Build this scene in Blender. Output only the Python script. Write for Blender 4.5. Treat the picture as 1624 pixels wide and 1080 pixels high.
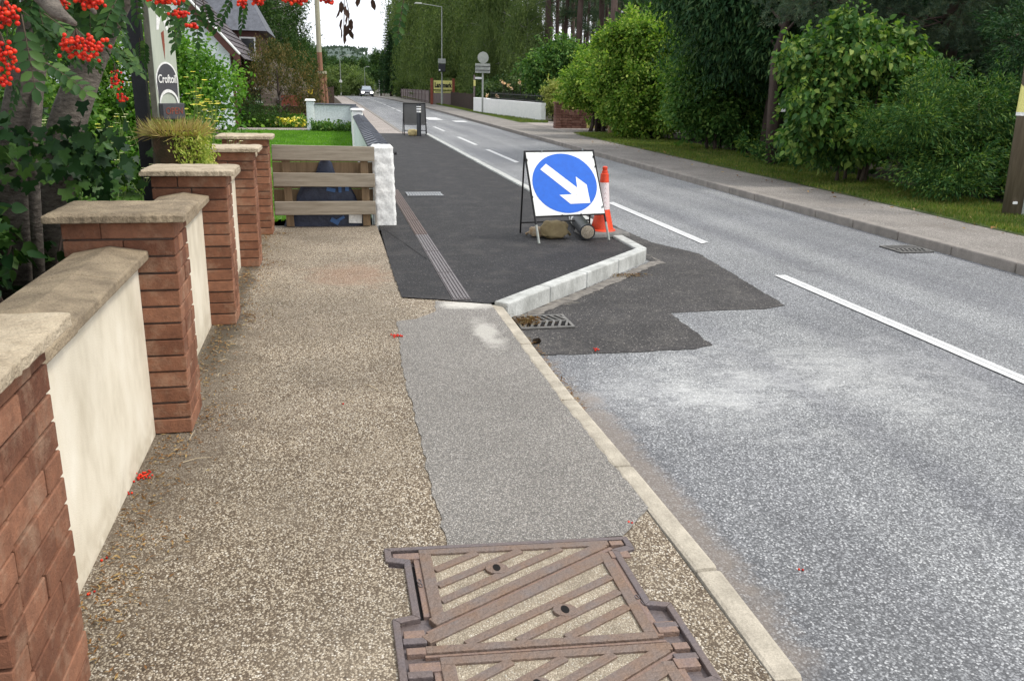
import bpy, bmesh, math, random
import numpy as np
from mathutils import Vector, Matrix
R_=math.radians
for o in list(bpy.data.objects): bpy.data.objects.remove(o)
S=bpy.context.scene; COL=S.collection
random.seed(5); rng=np.random.default_rng(11)

# ------------------------------------------------------------------ camera
F_PX=1350.; VPX,VPY=515.,127.; ROLL=.022; CH=1.62
_d=np.array([VPX-812,540-VPY,-F_PX]); _d/=np.linalg.norm(_d)
_t=np.array([1,-ROLL,0.]); _u=np.cross(_t,_d); _u/=np.linalg.norm(_u)
if _u[1]<0: _u=-_u
_x=np.cross(_d,_u); RW=np.array([_x,_d,_u])
cam=bpy.data.cameras.new('camera'); co=bpy.data.objects.new('camera',cam); COL.objects.link(co)
M=Matrix([[*RW[0],0],[*RW[1],0],[*RW[2],CH],[0,0,0,1]]); co.matrix_world=M
cam.sensor_width=36; cam.lens=36*F_PX/1624; cam.clip_end=4000; cam.clip_start=.05
S.camera=co
# ------------------------------------------------------------------ sky, sun, exposure
SUN_EL,SUN_AZ=54,108      # azimuth clockwise from +Y (the road direction)
w=bpy.data.worlds.new('World'); S.world=w; w.use_nodes=True
nt=w.node_tree; nt.nodes.clear()
out=nt.nodes.new('ShaderNodeOutputWorld'); bg=nt.nodes.new('ShaderNodeBackground'); sky=nt.nodes.new('ShaderNodeTexSky')
sky.sky_type='NISHITA'; sky.sun_disc=False; sky.sun_elevation=R_(SUN_EL); sky.sun_rotation=R_(SUN_AZ); sky.dust_density=3; sky.air_density=1.2
tc=nt.nodes.new('ShaderNodeTexCoord'); nz=nt.nodes.new('ShaderNodeTexNoise'); nz.inputs['Scale'].default_value=2.2; nz.inputs['Detail'].default_value=5
cr=nt.nodes.new('ShaderNodeValToRGB'); cr.color_ramp.elements[0].position=.3; cr.color_ramp.elements[0].color=(10.5,11,12.,1); cr.color_ramp.elements[1].position=.62; cr.color_ramp.elements[1].color=(15,15.2,15.6,1)
mx=nt.nodes.new('ShaderNodeMixRGB'); mx.inputs[0].default_value=.86
nt.links.new(tc.outputs['Generated'],nz.inputs['Vector']); nt.links.new(nz.outputs['Fac'],cr.inputs[0])
nt.links.new(sky.outputs[0],mx.inputs[1]); nt.links.new(cr.outputs[0],mx.inputs[2])
nt.links.new(mx.outputs[0],bg.inputs[0]); bg.inputs[1].default_value=.084; nt.links.new(bg.outputs[0],out.inputs[0])
sl=bpy.data.lights.new('sun','SUN'); sl.energy=2.0; sl.angle=R_(12); sl.color=(1,.95,.86)
so=bpy.data.objects.new('sun',sl); COL.objects.link(so)
sv=Vector((math.sin(R_(SUN_AZ))*math.cos(R_(SUN_EL)),math.cos(R_(SUN_AZ))*math.cos(R_(SUN_EL)),math.sin(R_(SUN_EL))))
so.rotation_euler=sv.to_track_quat('Z','Y').to_euler(); so.location=(20,-10,30)
S.view_settings.view_transform='Standard'; S.view_settings.look='None'; S.view_settings.exposure=.50; S.view_settings.gamma=1
S.render.engine='CYCLES'
S.cycles.max_bounces=5; S.cycles.diffuse_bounces=2; S.cycles.transmission_bounces=3; S.cycles.transparent_max_bounces=4
# ------------------------------------------------------------------ measuring helpers
def ray(px,py): return RW@np.array([px-812,540-py,-F_PX])
def G(px,py,z=0.):
    r=ray(px,py); s=(z-CH)/r[2]; return Vector(r*s)+Vector((0,0,CH))
def P3(px,py,Y):
    r=ray(px,py); s=Y/r[1]; return Vector(r*s)+Vector((0,0,CH))
def prof(y):
    if y<45: return 0.
    if y<165: return -7e-5*(y-45)**2
    return -1.008-.0168*min(y-165,60)
# ------------------------------------------------------------------ mesh helpers
class MB:
    def __init__(s): s.v=[]; s.f=[]; s.m=[]; s.mi=0
    def add(s,vs,fs):
        b=len(s.v); s.v+= [tuple(v) for v in vs]; s.f+=[tuple(b+i for i in f) for f in fs]; s.m+=[s.mi]*len(fs); return s
    def box(s,c,sz,rz=0,rx=0,ry=0,taper=1.):
        hx,hy,hz=sz[0]/2,sz[1]/2,sz[2]/2
        A=Matrix.Rotation(rz,3,'Z')@Matrix.Rotation(ry,3,'Y')@Matrix.Rotation(rx,3,'X'); c=Vector(c)
        vs=[c+A@Vector((sx*hx*(taper if sz_>0 else 1),sy*hy*(taper if sz_>0 else 1),sz_*hz)) for sz_ in(-1,1) for sy in(-1,1) for sx in(-1,1)]
        return s.add(vs,[(0,2,3,1),(4,5,7,6),(0,1,5,4),(2,6,7,3),(0,4,6,2),(1,3,7,5)])
    def bb(s,x0,x1,y0,y1,z0,z1): return s.box(((x0+x1)/2,(y0+y1)/2,(z0+z1)/2),(x1-x0,y1-y0,z1-z0))
    def tube(s,pts,rad,n=8,cap=True):
        pts=[Vector(p) for p in pts]
        if not hasattr(rad,'__len__'): rad=[rad]*len(pts)
        rings=[]; up=Vector((0,0,1))
        for i,p in enumerate(pts):
            t=(pts[min(i+1,len(pts)-1)]-pts[max(i-1,0)]).normalized()
            a=t.cross(up if abs(t.z)<.9 else Vector((1,0,0))).normalized(); b=t.cross(a)
            if rings and True:
                a0=la; a=(a0-t*a0.dot(t)).normalized(); b=t.cross(a)
            la=a
            rings.append([p+(a*math.cos(2*math.pi*k/n)+b*math.sin(2*math.pi*k/n))*rad[i] for k in range(n)])
        vs=[v for r in rings for v in r]; fs=[]
        for i in range(len(pts)-1):
            for k in range(n):
                k2=(k+1)%n; fs.append((i*n+k,i*n+k2,(i+1)*n+k2,(i+1)*n+k))
        if cap: fs.append(tuple(range(n))[::-1]); fs.append(tuple((len(pts)-1)*n+k for k in range(n)))
        return s.add(vs,fs)
    def lathe(s,c,prof_,n=16,axis=None):
        c=Vector(c); axis=Vector(axis or (0,0,1)).normalized()
        q=Vector((0,0,1)).rotation_difference(axis)
        vs=[];fs=[]
        for (r,z) in prof_:
            for k in range(n): vs.append(c+q@Vector((r*math.cos(2*math.pi*k/n),r*math.sin(2*math.pi*k/n),z)))
        for i in range(len(prof_)-1):
            for k in range(n):
                k2=(k+1)%n; fs.append((i*n+k,i*n+k2,(i+1)*n+k2,(i+1)*n+k))
        fs.append(tuple(range(n))[::-1]); fs.append(tuple((len(prof_)-1)*n+k for k in range(n)))
        return s.add(vs,fs)
    def prism(s,poly,z0,z1):   # poly: list of (x,y) any order
        a=sum(poly[i][0]*poly[(i+1)%len(poly)][1]-poly[(i+1)%len(poly)][0]*poly[i][1] for i in range(len(poly)))
        if a<0: poly=poly[::-1]
        n=len(poly); vs=[(x,y,z0) for x,y in poly]+[(x,y,z1) for x,y in poly]
        fs=[tuple(range(n))[::-1],tuple(range(n,2*n))]+[(i,(i+1)%n,n+(i+1)%n,n+i) for i in range(n)]
        return s.add(vs,fs)
    def slab(s,quad,n,th):     # polygon of 3d points extruded along -n
        n=Vector(n).normalized(); k=len(quad); q=[Vector(p) for p in quad]
        return s.add(q+[p-n*th for p in q],[tuple(range(k)),tuple(range(k,2*k))[::-1]]+[(i,k+i,k+(i+1)%k,(i+1)%k) for i in range(k)])
    def build(s,name,mats,parent=None,smooth=False,bevel=0,segs=2,**tags):
        org=Vector((0,0,0))
        if parent is not None:
            p=parent
            while p is not None: org+=p.location; p=p.parent
        me=bpy.data.meshes.new(name)
        me.from_pydata([tuple(Vector(v)-org) for v in s.v],[],s.f)
        if not isinstance(mats,(list,tuple)): mats=[mats]
        for m in mats: me.materials.append(m)
        if len(mats)>1: me.polygons.foreach_set('material_index',s.m)
        me.update()
        bm=bmesh.new(); bm.from_mesh(me); bmesh.ops.recalc_face_normals(bm,faces=bm.faces); bm.to_mesh(me); bm.free()
        if smooth:
            for p in me.polygons: p.use_smooth=True
        o=bpy.data.objects.new(name,me); COL.objects.link(o)
        if parent is not None: o.parent=parent
        if smooth=='auto':
            try: me.set_sharp_from_angle(angle=R_(35))
            except Exception: pass
        if bevel:
            b=o.modifiers.new('bevel','BEVEL'); b.width=bevel; b.segments=segs; b.limit_method='ANGLE'; b.angle_limit=R_(40)
        tag(o,**tags); return o
def tag(o,label=None,cat=None,group=None,kind=None):
    if label: o['label']=label
    if cat: o['category']=cat
    if group: o['group']=group
    if kind: o['kind']=kind
    return o
def thing(name,loc,label,cat,group=None):
    o=bpy.data.objects.new(name,None); o.location=loc; o.empty_display_size=.2; COL.objects.link(o)
    return tag(o,label,cat,group)
def copy_tree(o,parent=None,label=None):
    c=o.copy(); COL.objects.link(c)
    if parent is not None: c.parent=parent
    if label: c['label']=label
    for ch in [q for q in bpy.data.objects if q.parent==o]: copy_tree(ch,c)
    return c
def rawmesh(name,V,Fc,mat,parent=None,nv=None,mi=None,smooth=False,**tags):
    """numpy mesh: V (n,3); Fc (m,k) all faces of the same size; vertices in world space"""
    org=np.zeros(3); p=parent
    while p is not None: org+=np.array(p.location); p=p.parent
    me=bpy.data.meshes.new(name); V=V-org; m,k=Fc.shape
    me.vertices.add(len(V)); me.vertices.foreach_set('co',V.astype(np.float32).ravel())
    me.loops.add(m*k); me.loops.foreach_set('vertex_index',Fc.astype(np.int32).ravel())
    me.polygons.add(m); me.polygons.foreach_set('loop_start',np.arange(0,m*k,k,dtype=np.int32))
    mats=mat if isinstance(mat,(list,tuple)) else [mat]
    for q in mats: me.materials.append(q)
    if mi is not None: me.polygons.foreach_set('material_index',mi.astype(np.int32))
    if smooth: me.polygons.foreach_set('use_smooth',np.ones(m,dtype=bool))
    me.update(calc_edges=True)
    o=bpy.data.objects.new(name,me); COL.objects.link(o)
    if parent is not None: o.parent=parent
    tag(o,**tags); return o
def text(name,body,size,mat,parent,loc,rot,ext=.002,align='CENTER',sx=1.,bold=0.,space=1.,shear=0.):
    cu=bpy.data.curves.new(name,'FONT'); cu.body=body; cu.size=size; cu.extrude=ext; cu.align_x=align; cu.align_y='CENTER'; cu.offset=bold; cu.space_character=space; cu.shear=shear
    t=bpy.data.objects.new(name+'_tmp',cu); COL.objects.link(t)
    me=bpy.data.meshes.new_from_object(t.evaluated_get(bpy.context.evaluated_depsgraph_get()))
    bpy.data.objects.remove(t); me.materials.clear(); me.materials.append(mat)
    o=bpy.data.objects.new(name,me); COL.objects.link(o); o.parent=parent
    org=Vector((0,0,0)); p=parent
    while p is not None: org+=p.location; p=p.parent
    o.matrix_local=Matrix.Translation(Vector(loc)-org)@rot.to_4x4()@Matrix.Diagonal((sx,1,1,1)); return o
# ------------------------------------------------------------------ materials
def newmat(name):
    m=bpy.data.materials.new(name); m.use_nodes=True; t=m.node_tree; t.nodes.clear()
    o=t.nodes.new('ShaderNodeOutputMaterial'); b=t.nodes.new('ShaderNodeBsdfPrincipled'); t.links.new(b.outputs[0],o.inputs[0]); return m,t,b,o
def N(t,kind,**kw):
    n=t.nodes.new('ShaderNode'+kind)
    for k,v in kw.items():
        if k in n.inputs: n.inputs[k].default_value=v
        else: setattr(n,k,v)
    return n
def rgb(c): return (*c,1)
def coords(t,world=True,scale=None):
    if world: src=N(t,'NewGeometry').outputs['Position']
    else: src=N(t,'TexCoord').outputs['Object']
    if scale:
        mp=N(t,'Mapping'); mp.inputs['Scale'].default_value=scale; t.links.new(src,mp.inputs[0]); src=mp.outputs[0]
    return src
def ramp(t,src,stops,interp='LINEAR'):
    r=N(t,'ValToRGB'); e=r.color_ramp.elements; r.color_ramp.interpolation=interp
    while len(e)<len(stops): e.new(.5)
    for q,(p,c) in zip(e,stops): q.position=p; q.color=rgb(c) if len(c)==3 else c
    t.links.new(src,r.inputs[0]); return r.outputs[0]
def mix(t,a,b,f,mode='MIX'):
    m=N(t,'MixRGB',blend_type=mode)
    for i,v in ((0,f),(1,a),(2,b)):
        if hasattr(v,'links') or hasattr(v,'is_output'): t.links.new(v,m.inputs[i])
        else: m.inputs[i].default_value=v if i==0 else rgb(v)
    return m.outputs[0]
def noise(t,src,scale,detail=4,rough=.55):
    n=N(t,'TexNoise',Scale=scale,Detail=detail,Roughness=rough); t.links.new(src,n.inputs['Vector']); return n.outputs['Fac']
def bump(t,b,h,strength=.4,dist=.01):
    n=N(t,'Bump',Strength=strength,Distance=dist); t.links.new(h,n.inputs['Height']); t.links.new(n.outputs[0],b.inputs['Normal'])
def plain(name,c,rough=.6,var=.25,scale=8.,bmp=0.,metal=0.,c2=None,spec=.4,stretch=None,world=True,bscale=None):
    m,t,b,o=newmat(name); s=coords(t,world,stretch); f=noise(t,s,scale,5,.6)
    c2=c2 or tuple(x*(1-var) for x in c); c1=c if c2 else tuple(min(1,x*(1+var)) for x in c)
    col=ramp(t,f,[(.32,c2),(.68,c1)]); col=mix(t,col,ramp(t,noise(t,s,(bscale or scale*4)*2.5,3,.7),[(.3,(.80,.80,.80)),(.7,(1.18,1.18,1.18))]),1.,'MULTIPLY'); t.links.new(col,b.inputs['Base Color'])
    b.inputs['Roughness'].default_value=rough; b.inputs['Metallic'].default_value=metal; b.inputs['Specular IOR Level'].default_value=spec
    if bmp: bump(t,b,noise(t,s,bscale or scale*4,4),bmp,.01)
    return m
def aggregate(name,matrix,chips,scale=130.,frac=.5,tone=(.8,1.1),bmp=.5,stain=None,rough=.85,tscale=.9,dirt=None,gap=.5):
    """coated chippings: random-coloured cells set in a darker binder"""
    m,t,b,o=newmat(name); s=coords(t)
    dn=N(t,'TexNoise',Scale=scale*.6,Detail=1.); t.links.new(s,dn.inputs['Vector'])
    va=N(t,'VectorMath',operation='MULTIPLY_ADD'); va.inputs[1].default_value=(.9/scale,)*3; t.links.new(dn.outputs['Color'],va.inputs[0]); t.links.new(s,va.inputs[2])
    v=N(t,'TexVoronoi',Scale=scale); t.links.new(va.outputs[0],v.inputs['Vector'])
    sep=N(t,'SeparateColor'); t.links.new(v.outputs['Color'],sep.inputs[0])
    col=ramp(t,sep.outputs[0],chips,'CONSTANT')
    isch=ramp(t,sep.outputs[1],[(0,(1,1,1)),(frac,(0,0,0))],'CONSTANT')
    edge=ramp(t,v.outputs['Distance'],[(gap*.55,(1,1,1)),(gap,(0,0,0))])
    fac=mix(t,isch,edge,1.,'MULTIPLY')
    c=mix(t,matrix,col,fac)
    fine=noise(t,s,scale*2.2,2); c=mix(t,c,ramp(t,fine,[(.3,(.6,.6,.6)),(.7,(1.35,1.35,1.35))]),1.,'MULTIPLY')
    big=noise(t,s,tscale,6,.6); c=mix(t,c,ramp(t,big,[(.3,(tone[0],)*3),(.7,(tone[1],)*3)]),1.,'MULTIPLY')
    if dirt:
        mid=noise(t,s,dirt[1],5,.65); c=mix(t,c,dirt[0],mix(t,ramp(t,mid,[(dirt[2],(0,0,0)),(dirt[2]+.14,(1,1,1))]),(dirt[3],)*3,1.,'MULTIPLY'))
    if stain: c=stain(t,s,c)
    t.links.new(c,b.inputs['Base Color']); b.inputs['Roughness'].default_value=rough; b.inputs['Specular IOR Level'].default_value=.35
    h=mix(t,v.outputs['Distance'],fine,.35); inv=N(t,'Invert'); t.links.new(h,inv.inputs['Color']); bump(t,b,inv.outputs[0],bmp,.006)
    return m
def blob(t,s,cx,cy,rx,ry,soft=.5):
    """soft elliptical mask with a ragged edge for a stain lying at (cx,cy)"""
    mp=N(t,'Mapping'); mp.inputs['Location'].default_value=(-cx/rx,-cy/ry,0); mp.inputs['Scale'].default_value=(1/rx,1/ry,0)
    t.links.new(s,mp.inputs[0]); ln=N(t,'VectorMath',operation='LENGTH'); t.links.new(mp.outputs[0],ln.inputs[0])
    nn=noise(t,s,5.,6,.7); ad=N(t,'Math',operation='MULTIPLY_ADD'); ad.inputs[1].default_value=1.; t.links.new(nn,ad.inputs[0]); t.links.new(ln.outputs['Value'],ad.inputs[2])
    return ramp(t,ad.outputs[0],[(1-soft*.6,(1,1,1)),(1.0,(.0,.0,.0))])
def leafmat(name,c1,c2,c3=None,trans=.3,rough=.6,spec=.16):
    m,t,b,o=newmat(name); g=N(t,'NewGeometry')
    stops=[(0,c1),(.6,c2)]+([(.93,c3)] if c3 else [])
    col=ramp(t,g.outputs['Random Per Island'],stops)
    s=g.outputs['Position']; col=mix(t,col,ramp(t,noise(t,s,1.3,3),[(.35,(.72,.78,.75)),(.65,(1.2,1.15,1.))]),1.,'MULTIPLY')
    t.links.new(col,b.inputs['Base Color']); b.inputs['Roughness'].default_value=rough; b.inputs['Specular IOR Level'].default_value=spec
    tr=N(t,'BsdfTranslucent'); t.links.new(mix(t,col,(1.3,1.5,.6),1.,'MULTIPLY'),tr.inputs[0])
    ms=N(t,'MixShader'); ms.inputs[0].default_value=trans; t.links.new(b.outputs[0],ms.inputs[1]); t.links.new(tr.outputs[0],ms.inputs[2]); t.links.new(ms.outputs[0],o.inputs[0])
    return m
def bark(name,c1,c2,sc=6.,bmp=.6,zs=.28):
    m,t,b,o=newmat(name); s=coords(t,True,(1,1,zs)); f=noise(t,s,sc*3,6,.65)
    t.links.new(ramp(t,f,[(.3,c1),(.7,c2)]),b.inputs['Base Color']); b.inputs['Roughness'].default_value=.9; bump(t,b,f,bmp,.03); return m
def emis(name,c,st):
    m,t,b,o=newmat(name); e=N(t,'Emission'); e.inputs[0].default_value=rgb(c); e.inputs[1].default_value=st; t.links.new(e.outputs[0],o.inputs[0]); return m
def islandmat(name,c1,c2,c3,rough=.85,bmp=.4,bscale=60,pale=None):
    m,t,b,o=newmat(name); g=N(t,'NewGeometry'); s=g.outputs['Position']
    col=ramp(t,g.outputs['Random Per Island'],[(0,c1),(.5,c2),(1,c3)])
    n1=noise(t,s,22,5,.65); col=mix(t,col,ramp(t,n1,[(.3,(.75,.75,.75)),(.7,(1.2,1.18,1.12))]),1.,'MULTIPLY')
    if pale: col=mix(t,col,pale,ramp(t,noise(t,s,7,6,.7),[(.5,(0,0,0)),(.68,(.5,.5,.5))]))
    t.links.new(col,b.inputs['Base Color']); b.inputs['Roughness'].default_value=rough; b.inputs['Specular IOR Level'].default_value=.25
    bump(t,b,noise(t,s,bscale,5,.7),bmp,.006); return m
def wood(name,c1,c2,grain=(1,14,14),sc=3.,rough=.75):
    m,t,b,o=newmat(name); s=coords(t,True,grain); f=noise(t,s,sc,8,.7)
    t.links.new(ramp(t,f,[(.3,c1),(.7,c2)]),b.inputs['Base Color']); b.inputs['Roughness'].default_value=rough; bump(t,b,f,.35,.006); return m

def st_fw(t,s,c):
    c=mix(t,c,(.3,.16,.10),mix(t,blob(t,s,.15,7.4,.9,1.1),(.35,)*3,1.,'MULTIPLY'))
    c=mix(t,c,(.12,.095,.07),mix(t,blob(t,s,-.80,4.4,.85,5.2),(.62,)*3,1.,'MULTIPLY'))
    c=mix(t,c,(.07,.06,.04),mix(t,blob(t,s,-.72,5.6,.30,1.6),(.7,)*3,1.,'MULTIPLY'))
    c=mix(t,c,(.42,.365,.285),mix(t,blob(t,s,.1,2.0,1.0,1.6),(.12,)*3,1.,'MULTIPLY'))
    ww=noise(t,s,1.7,7,.68); c=mix(t,c,(.12,.095,.07),mix(t,ramp(t,ww,[(.54,(0,0,0)),(.70,(1,1,1))]),(.38,)*3,1.,'MULTIPLY'))
    cr_=noise(t,s,38,3,.6); c=mix(t,c,(.045,.035,.028),mix(t,ramp(t,cr_,[(.62,(0,0,0)),(.72,(1,1,1))]),(.6,)*3,1.,'MULTIPLY'))
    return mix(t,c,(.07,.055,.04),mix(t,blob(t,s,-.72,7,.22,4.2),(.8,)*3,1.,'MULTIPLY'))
M_beige=aggregate('beige_chipping_tarmac',(.118,.088,.060),[(0,(.44,.375,.28)),(.3,(.53,.465,.365)),(.6,(.28,.225,.16)),(.87,(.68,.63,.54))],scale=145,frac=.66,tone=(.72,1.2),bmp=1.,stain=st_fw,dirt=((.25,.21,.16),2.2,.50,.28),gap=.72)
def st_grey(t,s,c):
    c=mix(t,c,(.62,.60,.55),mix(t,blob(t,s,1.0,6.25,.55,.35),(.7,)*3,1.,'MULTIPLY'))
    return mix(t,c,(.6,.58,.53),mix(t,blob(t,s,1.0,5.45,.22,.9),(.5,)*3,1.,'MULTIPLY'))
M_grey=aggregate('grey_patch_tarmac',(.15,.142,.132),[(0,(.33,.308,.28)),(.45,(.27,.252,.23)),(.7,(.44,.42,.395)),(.9,(.20,.19,.18))],scale=170,frac=.7,tone=(.82,1.1),bmp=.6,stain=st_grey,gap=.7)
def st_road(t,s,c):
    def mul(mask,k): return mix(t,mask,(k,)*3,1.,'MULTIPLY')
    scr=noise(t,coords(t,True,(1.1,1.9,1)),5.,10,.8)
    scr=ramp(t,scr,[(.36,(0,0,0)),(.56,(1,1,1))])
    b1=mix(t,blob(t,s,2.1,4.4,2.0,1.5,1.2),scr,1.,'MULTIPLY')
    b2=mix(t,blob(t,s,3.2,4.6,2.6,2.2,1.2),scr,1.,'MULTIPLY')
    c=mix(t,c,(.60,.605,.60),mul(b1,.7)); c=mix(t,c,(.5,.5,.5),mul(b2,.6))
    c=mix(t,c,(.24,.20,.165),mul(blob(t,s,1.36,3.2,.3,4.2),.65))
    vc=N(t,'TexVoronoi',Scale=1.1,feature='DISTANCE_TO_EDGE'); wv=N(t,'TexNoise',Scale=4.,Detail=6.); t.links.new(s,wv.inputs['Vector']); wa=N(t,'VectorMath',operation='MULTIPLY_ADD'); wa.inputs[1].default_value=(.35,.35,.35); t.links.new(wv.outputs['Color'],wa.inputs[0]); t.links.new(s,wa.inputs[2]); t.links.new(wa.outputs[0],vc.inputs['Vector'])
    ck=mix(t,ramp(t,vc.outputs['Distance'],[(.0,(1,1,1)),(.007,(0,0,0))]),ramp(t,noise(t,s,.55,3),[(.53,(0,0,0)),(.6,(1,1,1))]),1.,'MULTIPLY')
    c=mix(t,c,(.05,.05,.052),mul(ck,.65))
    sp=noise(t,s,2.3,2,.5); c=mix(t,c,(.09,.09,.095),mul(ramp(t,sp,[(.70,(0,0,0)),(.76,(1,1,1))]),.5))
    bands=noise(t,coords(t,True,(1.,.05,1)),1.6,3,.5)
    c=mix(t,c,ramp(t,bands,[(.36,(.78,.78,.80)),(.62,(1.12,1.12,1.1))]),1.,'MULTIPLY')
    return c
M_road=aggregate('blue_grey_road_tarmac',(.105,.108,.114),[(0,(.235,.241,.251)),(.35,(.33,.338,.35)),(.62,(.17,.175,.183)),(.86,(.50,.507,.515))],scale=118,frac=.78,tone=(.86,1.12),bmp=.6,stain=st_road,gap=.75,tscale=.7,rough=.7)
M_dark=aggregate('fresh_black_tarmac',(.012,.0115,.0125),[(0,(.026,.024,.026)),(.5,(.038,.035,.036)),(.90,(.12,.115,.11))],scale=85,frac=.62,tone=(.72,1.3),bmp=1.,gap=.6,tscale=2.2,rough=.72,dirt=((.055,.05,.047),3.2,.5,.45))
def st_patch(t,s,c):
    scr=ramp(t,noise(t,s,5.,8,.7),[(.52,(0,0,0)),(.72,(.28,.28,.28))])
    c=mix(t,c,(.2,.185,.165),scr); return mix(t,c,(.38,.34,.28),mix(t,blob(t,s,1.5,6.6,.9,.25),(.6,)*3,1.,'MULTIPLY'))
M_patch=aggregate('dark_road_patch',(.035,.033,.033),[(0,(.075,.07,.068)),(.6,(.10,.095,.09)),(.92,(.24,.22,.2))],scale=95,frac=.6,tone=(.75,1.3),bmp=.9,stain=st_patch,gap=.65,tscale=1.5)
M_fwR=aggregate('grey_footway_tarmac',(.17,.155,.14),[(0,(.30,.275,.25)),(.5,(.25,.23,.21)),(.85,(.42,.39,.36))],scale=90,frac=.7,tone=(.75,1.15),bmp=.5,gap=.7,dirt=((.15,.13,.11),1.2,.55,.5))
M_fwL=aggregate('worn_paved_footway',(.24,.21,.19),[(0,(.42,.37,.34)),(.5,(.36,.32,.29)),(.85,(.5,.46,.42))],scale=60,frac=.8,tone=(.8,1.12),bmp=.3,gap=.7)
M_kerb=plain('weathered_concrete_kerb',(.46,.415,.34),.85,.25,9,.6,c2=(.29,.26,.21),bscale=60)
M_kerbw=plain('new_concrete_kerb',(.52,.53,.51),.85,.2,7,.6,c2=(.29,.295,.28),bscale=50,stretch=(1,1,.5))
M_kerbg=plain('old_grey_kerb',(.27,.245,.22),.85,.3,5,.4,c2=(.17,.155,.14),bscale=50)
M_haunch=plain('spilt_kerb_mortar',(.24,.22,.195),.95,.3,14,.6,c2=(.10,.092,.085),bscale=60)
M_white=plain('road_paint_white',(.78,.78,.76),.6,.15,18,.3,c2=(.58,.58,.57))
M_line=plain('worn_line_paint',(.66,.66,.65),.65,.2,25,.3,c2=(.45,.46,.47))
M_soil=plain('soil',(.06,.042,.028),.95,.4,6,.6,c2=(.025,.018,.012))
M_wfloor=plain('woodland_floor_earth',(.055,.045,.028),.95,.4,3,.6,c2=(.02,.022,.01))
M_grassb=plain('short_grass_base',(.085,.12,.03),.9,.3,3,.5,c2=(.05,.075,.02),bscale=60)
M_lawnb=plain('lawn_base',(.09,.19,.02),.9,.2,2,.4,c2=(.06,.135,.015),bscale=60)
M_blade=leafmat('grass_blades',(.08,.13,.025),(.115,.17,.035),(.22,.2,.07),.3)
M_lblade=leafmat('lawn_blades',(.09,.22,.02),(.13,.28,.03),None,.35)
M_brick=islandmat('red_brick',(.14,.058,.036),(.205,.092,.056),(.29,.138,.086),bmp=1.,bscale=90,pale=(.38,.26,.18))
M_mortar=plain('brick_mortar',(.17,.125,.105),.95,.3,20,.3)
M_cap=plain('sandstone_coping',(.52,.44,.325),.9,.3,9,1.,c2=(.31,.25,.175),bscale=75)
M_capshade=plain('tree_shaded_sandstone_coping',(.37,.295,.20),.9,.3,7,1.,c2=(.18,.14,.095),bscale=75)  # darker copy of the coping stone, tree shade put into its colour
def _render():
    m,t,b,o=newmat('cream_roughcast_render'); s=coords(t); f=noise(t,coords(t,True,(1,1,.6)),3.5,7,.6)
    c=ramp(t,f,[(.3,(.56,.50,.39)),(.52,(.72,.66,.54)),(.7,(.80,.75,.64))])
    sp=N(t,'SeparateXYZ'); t.links.new(s,sp.inputs[0])
    lo=ramp(t,sp.outputs[2],[(.0,(1,1,1)),(.14,(0,0,0))]); c=mix(t,c,(.36,.29,.19),mix(t,lo,mix(t,ramp(t,noise(t,s,14,4),[(.35,(0,0,0)),(.65,(1,1,1))]),(.6,)*3,1.,'MULTIPLY'),1.,'MULTIPLY'))
    t.links.new(c,b.inputs['Base Color']); b.inputs['Roughness'].default_value=.9; b.inputs['Specular IOR Level'].default_value=.2
    bump(t,b,noise(t,s,190,3,.7),.55,.004); return m
M_render=_render()
M_wpaint=plain('white_masonry_paint',(.84,.84,.82),.8,.1,4,.7,c2=(.76,.77,.76),bscale=14)
M_wpaint_shade=plain('bluish_shaded_wall_paint',(.66,.71,.71),.85,.12,2,.4,c2=(.54,.60,.60))  # copy of the white paint with the wall's bluish shade in its colour
M_slate=plain('grey_slate_tile',(.12,.13,.155),.6,.3,6,.3,c2=(.07,.075,.09))
M_rail=wood('weathered_softwood_rail',(.20,.165,.12),(.36,.315,.25))
M_raild=wood('damp_softwood',(.13,.085,.045),(.23,.155,.085),(12,12,1))
M_black=plain('black_painted_timber',(.012,.013,.018),.5,.3,8,.2)
M_iron=plain('rusty_cast_iron',(.175,.142,.128),.55,.3,11,.8,metal=.2,c2=(.205,.135,.095),bscale=70)
M_irond=plain('dark_cast_iron',(.14,.12,.125),.55,.25,12,.5,metal=.3,c2=(.16,.125,.115),bscale=60)
M_iron2=plain('rust_dusted_cast_iron',(.25,.165,.12),.75,.3,22,.6,metal=.1,c2=(.20,.145,.13),bscale=70)
M_rust=plain('rust_edge',(.32,.20,.125),.8,.3,18,.6,c2=(.19,.12,.09),bscale=70)
M_conc=aggregate('worn_concrete_infill',(.31,.26,.195),[(0,(.50,.435,.34)),(.5,(.41,.355,.275)),(.9,(.6,.56,.48))],scale=190,frac=.6,tone=(.75,1.15),bmp=.9,gap=.7,tscale=8,dirt=((.2,.155,.1),26,.6,.8))
M_holeshade=plain('hole_shade_black',(.006,.005,.005),1.,.2,5)  # black that stands in for the shade inside holes and gaps
M_steel=plain('galvanised_steel',(.33,.34,.35),.5,.2,9,metal=.2,c2=(.22,.23,.24))
M_galv=plain('galvanised_post',(.36,.38,.35),.6,.25,5,metal=.1,c2=(.27,.29,.27))
M_bsteel=plain('black_steel_frame',(.02,.02,.022),.5,.3,20,.2,metal=.3)
M_rail2=plain('dark_worn_drain_iron',(.20,.185,.19),.6,.3,30,.5,metal=.15,c2=(.13,.115,.115))
M_rail3=plain('rust_tinted_drain_iron',(.17,.125,.11),.7,.3,30,.5,metal=.1,c2=(.12,.095,.09))
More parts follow.
